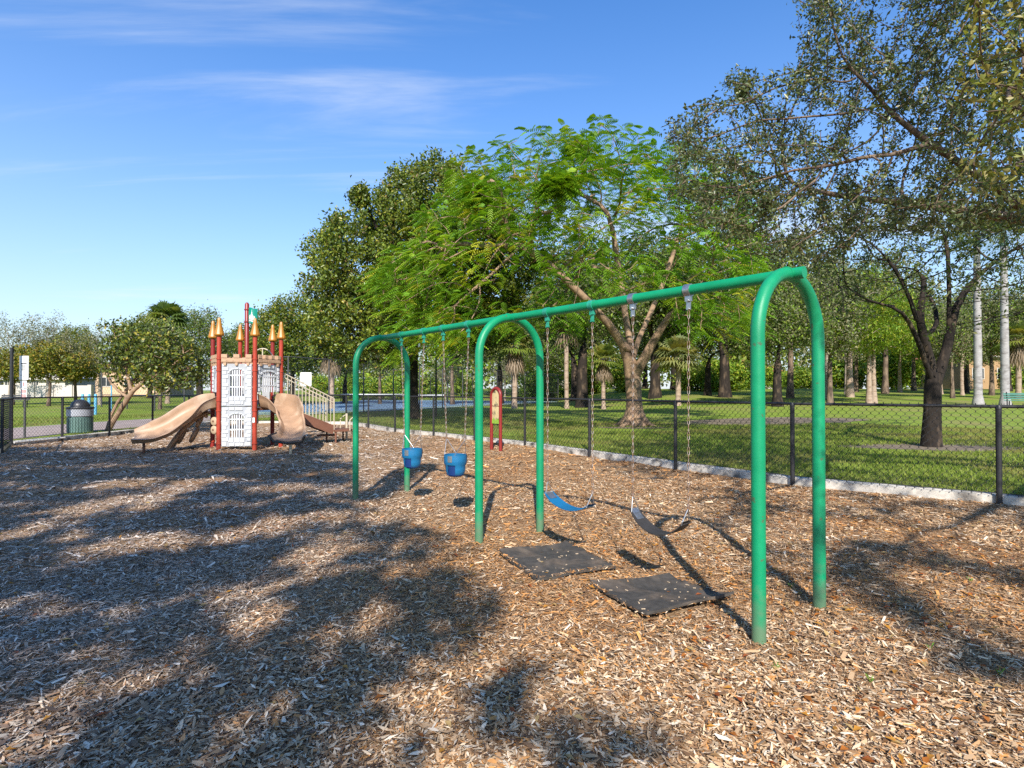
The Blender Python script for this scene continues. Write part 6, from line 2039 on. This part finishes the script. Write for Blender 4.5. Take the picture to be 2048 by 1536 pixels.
#--PART5--
# ------------------------------------------------------------------ wood chips, fallen leaves, grass
PLP = [tuple(p) for p in inset(np.array(PLAY + [PLAY[0]]), 0.06)[:-1]]
CHP = np.array([(0.46, 0.30, 0.165), (0.58, 0.43, 0.27), (0.35, 0.20, 0.095), (0.68, 0.56, 0.41), (0.20, 0.11, 0.055), (0.50, 0.235, 0.075), (0.12, 0.075, 0.05)])


def chip_cols(x, y, rs):
    n = len(x)
    # redder, finer bark towards the fence and round the swings; paler near the viewer
    grey = (1 - sstep(-3.5, -.3, x)) * .75
    red = sstep(0.40, 0.62, fbm(x * 0.45, y * 0.45, 301, 4)) * (.45 + .55 * sstep(2.5, 6.0, y)) + 0.6 * sstep(7, 12, y) * sstep(-4.5, 0, x) + .5 * np.exp(-((x - .9) ** 2 + (y - 5.4) ** 2) / 1.6)
    red = red * (1 - .7 * grey)
    u = rs.uniform(0, 1, n)
    w0 = np.array((.25, .21, .17, .09, .12, .08, .08)); w1 = np.array((.20, .07, .26, .02, .16, .25, .04))
    red = np.clip(red, 0, 1)[:, None]
    w = np.cumsum(w0 * (1 - red) + w1 * red, 1); w /= w[:, -1:]
    k = (u[:, None] > w).sum(1)
    c = CHP[k] * rs.uniform(.85, 1.4, (n, 1))
    # the chips left of the swings are greyed to carry the tone of the shade there
    g = c.mean(1, keepdims=True) * np.array((1.06, 1.0, .93))
    return c * (1 - grey[:, None] * .7) + g * grey[:, None] * .7


def chips(name, d0, d1, rho, L, seed, thick):
    rs = np.random.RandomState(seed)
    half = R(54)
    area = half * (d1 * d1 - d0 * d0)
    n = int(rho * area)
    d = np.sqrt(rs.uniform(d0 * d0, d1 * d1, n)); a = rs.uniform(-half, half, n)
    x, y = d * np.sin(a), d * np.cos(a)
    k = inpoly(x, y, PLP)
    lift = np.zeros(n)
    # keep off the mats
    for q in ([(998, 1108), (1136, 1080), (1232, 1128), (1072, 1158)], [(1180, 1164), (1338, 1143), (1468, 1192), (1293, 1231)]):
        c4 = [G(*p)[:2] for p in q]; c = sum(c4) / 4
        ins = inpoly(x, y, [tuple(c + (p - c) * 1.02) for p in c4])
        core = np.zeros(len(x), bool); nz_ = vnoise(x * 7, y * 7, 77)
        for f_ in (.99, .97, .95, .93):
            core |= inpoly(x, y, [tuple(c + (p - c) * f_) for p in c4]) & (nz_ > (f_ - .93) / .07)
        k &= ~core
        lift = lift + np.where(ins & ~core, .034, 0.0)
    x, y = x[k], y[k]; n = len(x)
    z = mulch_z(x, y) + rs.uniform(0.002, 0.022, n) + lift[k]
    l = L * rs.lognormal(0, .50, n).clip(.3, 3.2); w = l * rs.uniform(.14, .42, n); t = np.minimum(w * .35, 0.007)
    az = rs.uniform(0, 2 * math.pi, n); tl = rs.normal(0, .20, n); rl = rs.normal(0, .26, n)
    ax = np.column_stack((np.cos(az) * np.cos(tl), np.sin(az) * np.cos(tl), np.sin(tl)))
    sx = np.column_stack((-np.sin(az) * np.cos(rl), np.cos(az) * np.cos(rl), np.sin(rl)))
    nz = np.cross(ax, sx)
    C = np.column_stack((x, y, z))
    tp = rs.uniform(.05, 1.0, (n, 4))
    ax = ax * (l / 2)[:, None]; sx = sx * (w / 2)[:, None]; up = nz * t[:, None]
    bow = nz * (l * rs.normal(0, .05, n))[:, None]
    T0 = [C - ax - sx * tp[:, :1] - bow, C + ax - sx * tp[:, 1:2] - bow, C + ax + sx * tp[:, 2:3] - bow, C - ax + sx * tp[:, 3:4] - bow]
    if thick:
        m0 = rs.uniform(-.35, .35, (n, 1)); e = tp * .5      # lens-shaped flakes, widest near the middle
        V = np.stack((C - ax - sx * e[:, :1] - bow, C + ax * m0 - sx, C + ax - sx * e[:, 1:2] - bow, C + ax + sx * e[:, 2:3] - bow, C - ax * m0 * .6 + sx, C - ax + sx * e[:, 3:4] - bow), 1)
        Fq = np.arange(n * 6).reshape(-1, 6); pv = 6
    else:
        V = np.stack(T0, 1); Fq = np.arange(n * 4).reshape(-1, 4); pv = 4
    o = link(name, mesh_np(name, V.reshape(-1, 3), Fq, M_chip, np.repeat(chip_cols(x, y, rs), pv, 0)))
    tag(o, None, None, kind='stuff')
    return o, n


tot = 0
for nm, d0, d1, rho, L, th_, lab in (('wood_chips', 1.9, 3.6, 9200, .0255, True, 'pale wood chips strewn over the nearest playground floor'), ('wood_chips', 3.6, 6.5, 5800, .0275, False, 'wood chips strewn round the near swings'),
                                     ('wood_chips', 6.5, 11, 1900, .037, False, 'wood chips strewn over the middle of the playground'), ('wood_chips', 11, 27, 330, .065, False, 'wood chips strewn over the far playground round the castle')):
    o, n = chips(nm, d0, d1, rho, L, int(d1 * 10), th_); tag(o, lab, 'wood chips'); tot += n
print('chips', tot)
# fallen leaves
rs = np.random.RandomState(5)
n = 4200
d = np.sqrt(rs.uniform(2.2, 90, n)); a = rs.uniform(-R(50), R(54), n); x, y = d * np.sin(a), d * np.cos(a)
k = inpoly(x, y, PLP) & (rs.uniform(0, 1, n) < 0.25 + 0.75 * sstep(-.5, 2.5, x) * (1 - .6 * sstep(4, 7, y)))
x, y = x[k], y[k]
pos = np.column_stack((x, y, mulch_z(x, y) + .028))
dirs = rs.normal(size=(len(x), 3)) * np.array((1, 1, .12))
V, Fc = leaf_geo(pos, .055, .026, rs, dirs=dirs, flat=.85, fold=.22)
col = leaf_cols(len(x), [(.42, .15, .03), (.50, .24, .04), (.34, .10, .03), (.55, .38, .16), (.30, .18, .08)], (3, 2, 1.5, 2, 2), rs)
tag(link('fallen_leaves', mesh_np('fallen_leaves', V, Fc, M_leaf, col)), 'orange and tan fallen leaves scattered over the wood chips', 'leaves', kind='stuff')
# a few weeds pushing through
for k, (px, py) in enumerate(((1582, 1178), (1860, 1300), (2000, 1352), (1552, 1340), (1740, 1362), (1940, 1165))):
    g = G(px, py); g[2] = float(mulch_z(g[0], g[1]))
    m = MB()
    for q in range(5):
        a = q * 1.3 + k; m.raw([g + np.array((math.cos(a + 1.5) * .004, math.sin(a + 1.5) * .004, 0)), g + np.array((math.cos(a) * .014, math.sin(a) * .014, .025 + .005 * q)), g + np.array((math.cos(a) * .026, math.sin(a) * .026, .03 + .006 * q)), g - np.array((math.cos(a + 1.5) * .004, math.sin(a + 1.5) * .004, 0))], [(0, 1, 2, 3)])
    lab = ['green weed sprout between the two near green legs', 'green weed sprout in the chips right of the near green legs', 'green weed sprout at the lower right edge', 'green weed sprout just below the nearest green leg', 'green weed sprout right of the nearest green leg', 'green weed sprout in the dappled shade at the right'][k]
    o = m.build('weed_sprout', M_weed if 'M_weed' in globals() else globals().setdefault('M_weed', mat('weed_green', (.12, .24, .03), .6, .3)))
    tag(o, lab, 'weed', 'weeds in the wood chips')
# grass blades on the lawn beyond the fence
rs = np.random.RandomState(6)
def grass(n, dmin, dmax, a0, a1, h, seed):
    rs = np.random.RandomState(seed)
    d = np.sqrt(rs.uniform(dmin ** 2, dmax ** 2, n)); a = rs.uniform(R(a0), R(a1), n); x, y = d * np.sin(a), d * np.cos(a)
    outp = [tuple(p) for p in inset(np.array(PLAY + [PLAY[0]]), -0.24)[:-1]]
    k = ~inpoly(x, y, outp)
    for cx, cy, ax_, ay_ in ((4.6, 21.3, 2.2, 1.4), (10.7, 14.5, 2.3, .9), (10.9, 25.0, 4.0, 1.9)):
        k &= (((x - cx) / ax_) ** 2 + ((y - cy) / ay_) ** 2 > rs.uniform(.55, 1.2, n))
    k &= ~((x < -14.6) & (x > -19.9) & (y < 34))
    x, y = x[k], y[k]; n = len(x); z = lawn_z(x, y)
    az = rs.uniform(0, 6.283, n); hh = h * rs.uniform(.6, 1.5, n); w = hh * .16
    ln = rs.normal(0, .5, (n, 2)) * hh[:, None]
    B0 = np.column_stack((x - np.cos(az) * w, y - np.sin(az) * w, z)); B1 = np.column_stack((x + np.cos(az) * w, y + np.sin(az) * w, z)); Tt = np.column_stack((x + ln[:, 0], y + ln[:, 1], z + hh))
    V = np.stack((B0, B1, Tt), 1).reshape(-1, 3)
    pt = fbm(x * .5, y * .5, 401, 3)[:, None]
    c = np.where(rs.uniform(0, 1, (n, 1)) < .5, np.array((.165, .235, .036)), np.array((.26, .30, .06))) * rs.uniform(.7, 1.25, (n, 1))
    c = c * (1 - sstep(.46, .66, pt) * .6) + np.array((.29, .235, .09)) * sstep(.46, .66, pt) * .6
    return V, np.arange(n * 3).reshape(-1, 3), np.repeat(c, 3, 0)


V, Fc, c = grass(150000, 7.5, 27, 0, 53, .055, 1)
V2, F2, c2 = grass(50000, 19, 40, -46, 2, .07, 2)
V = np.concatenate((V, V2)); Fc = np.concatenate((Fc, F2 + len(V) - len(V2))); c = np.concatenate((c, c2))
tag(link('lawn_grass', mesh_np('lawn_grass', V, Fc, M_grass, c)), 'short green grass blades of the lawn behind the fence', 'grass', kind='stuff')
print('objects', len(bpy.data.objects), 'tris', sum(len(me.loop_triangles) or sum(p.loop_total - 2 for p in me.polygons) for me in bpy.data.meshes if me.name[:5] != 'xxxxx') if False else '')
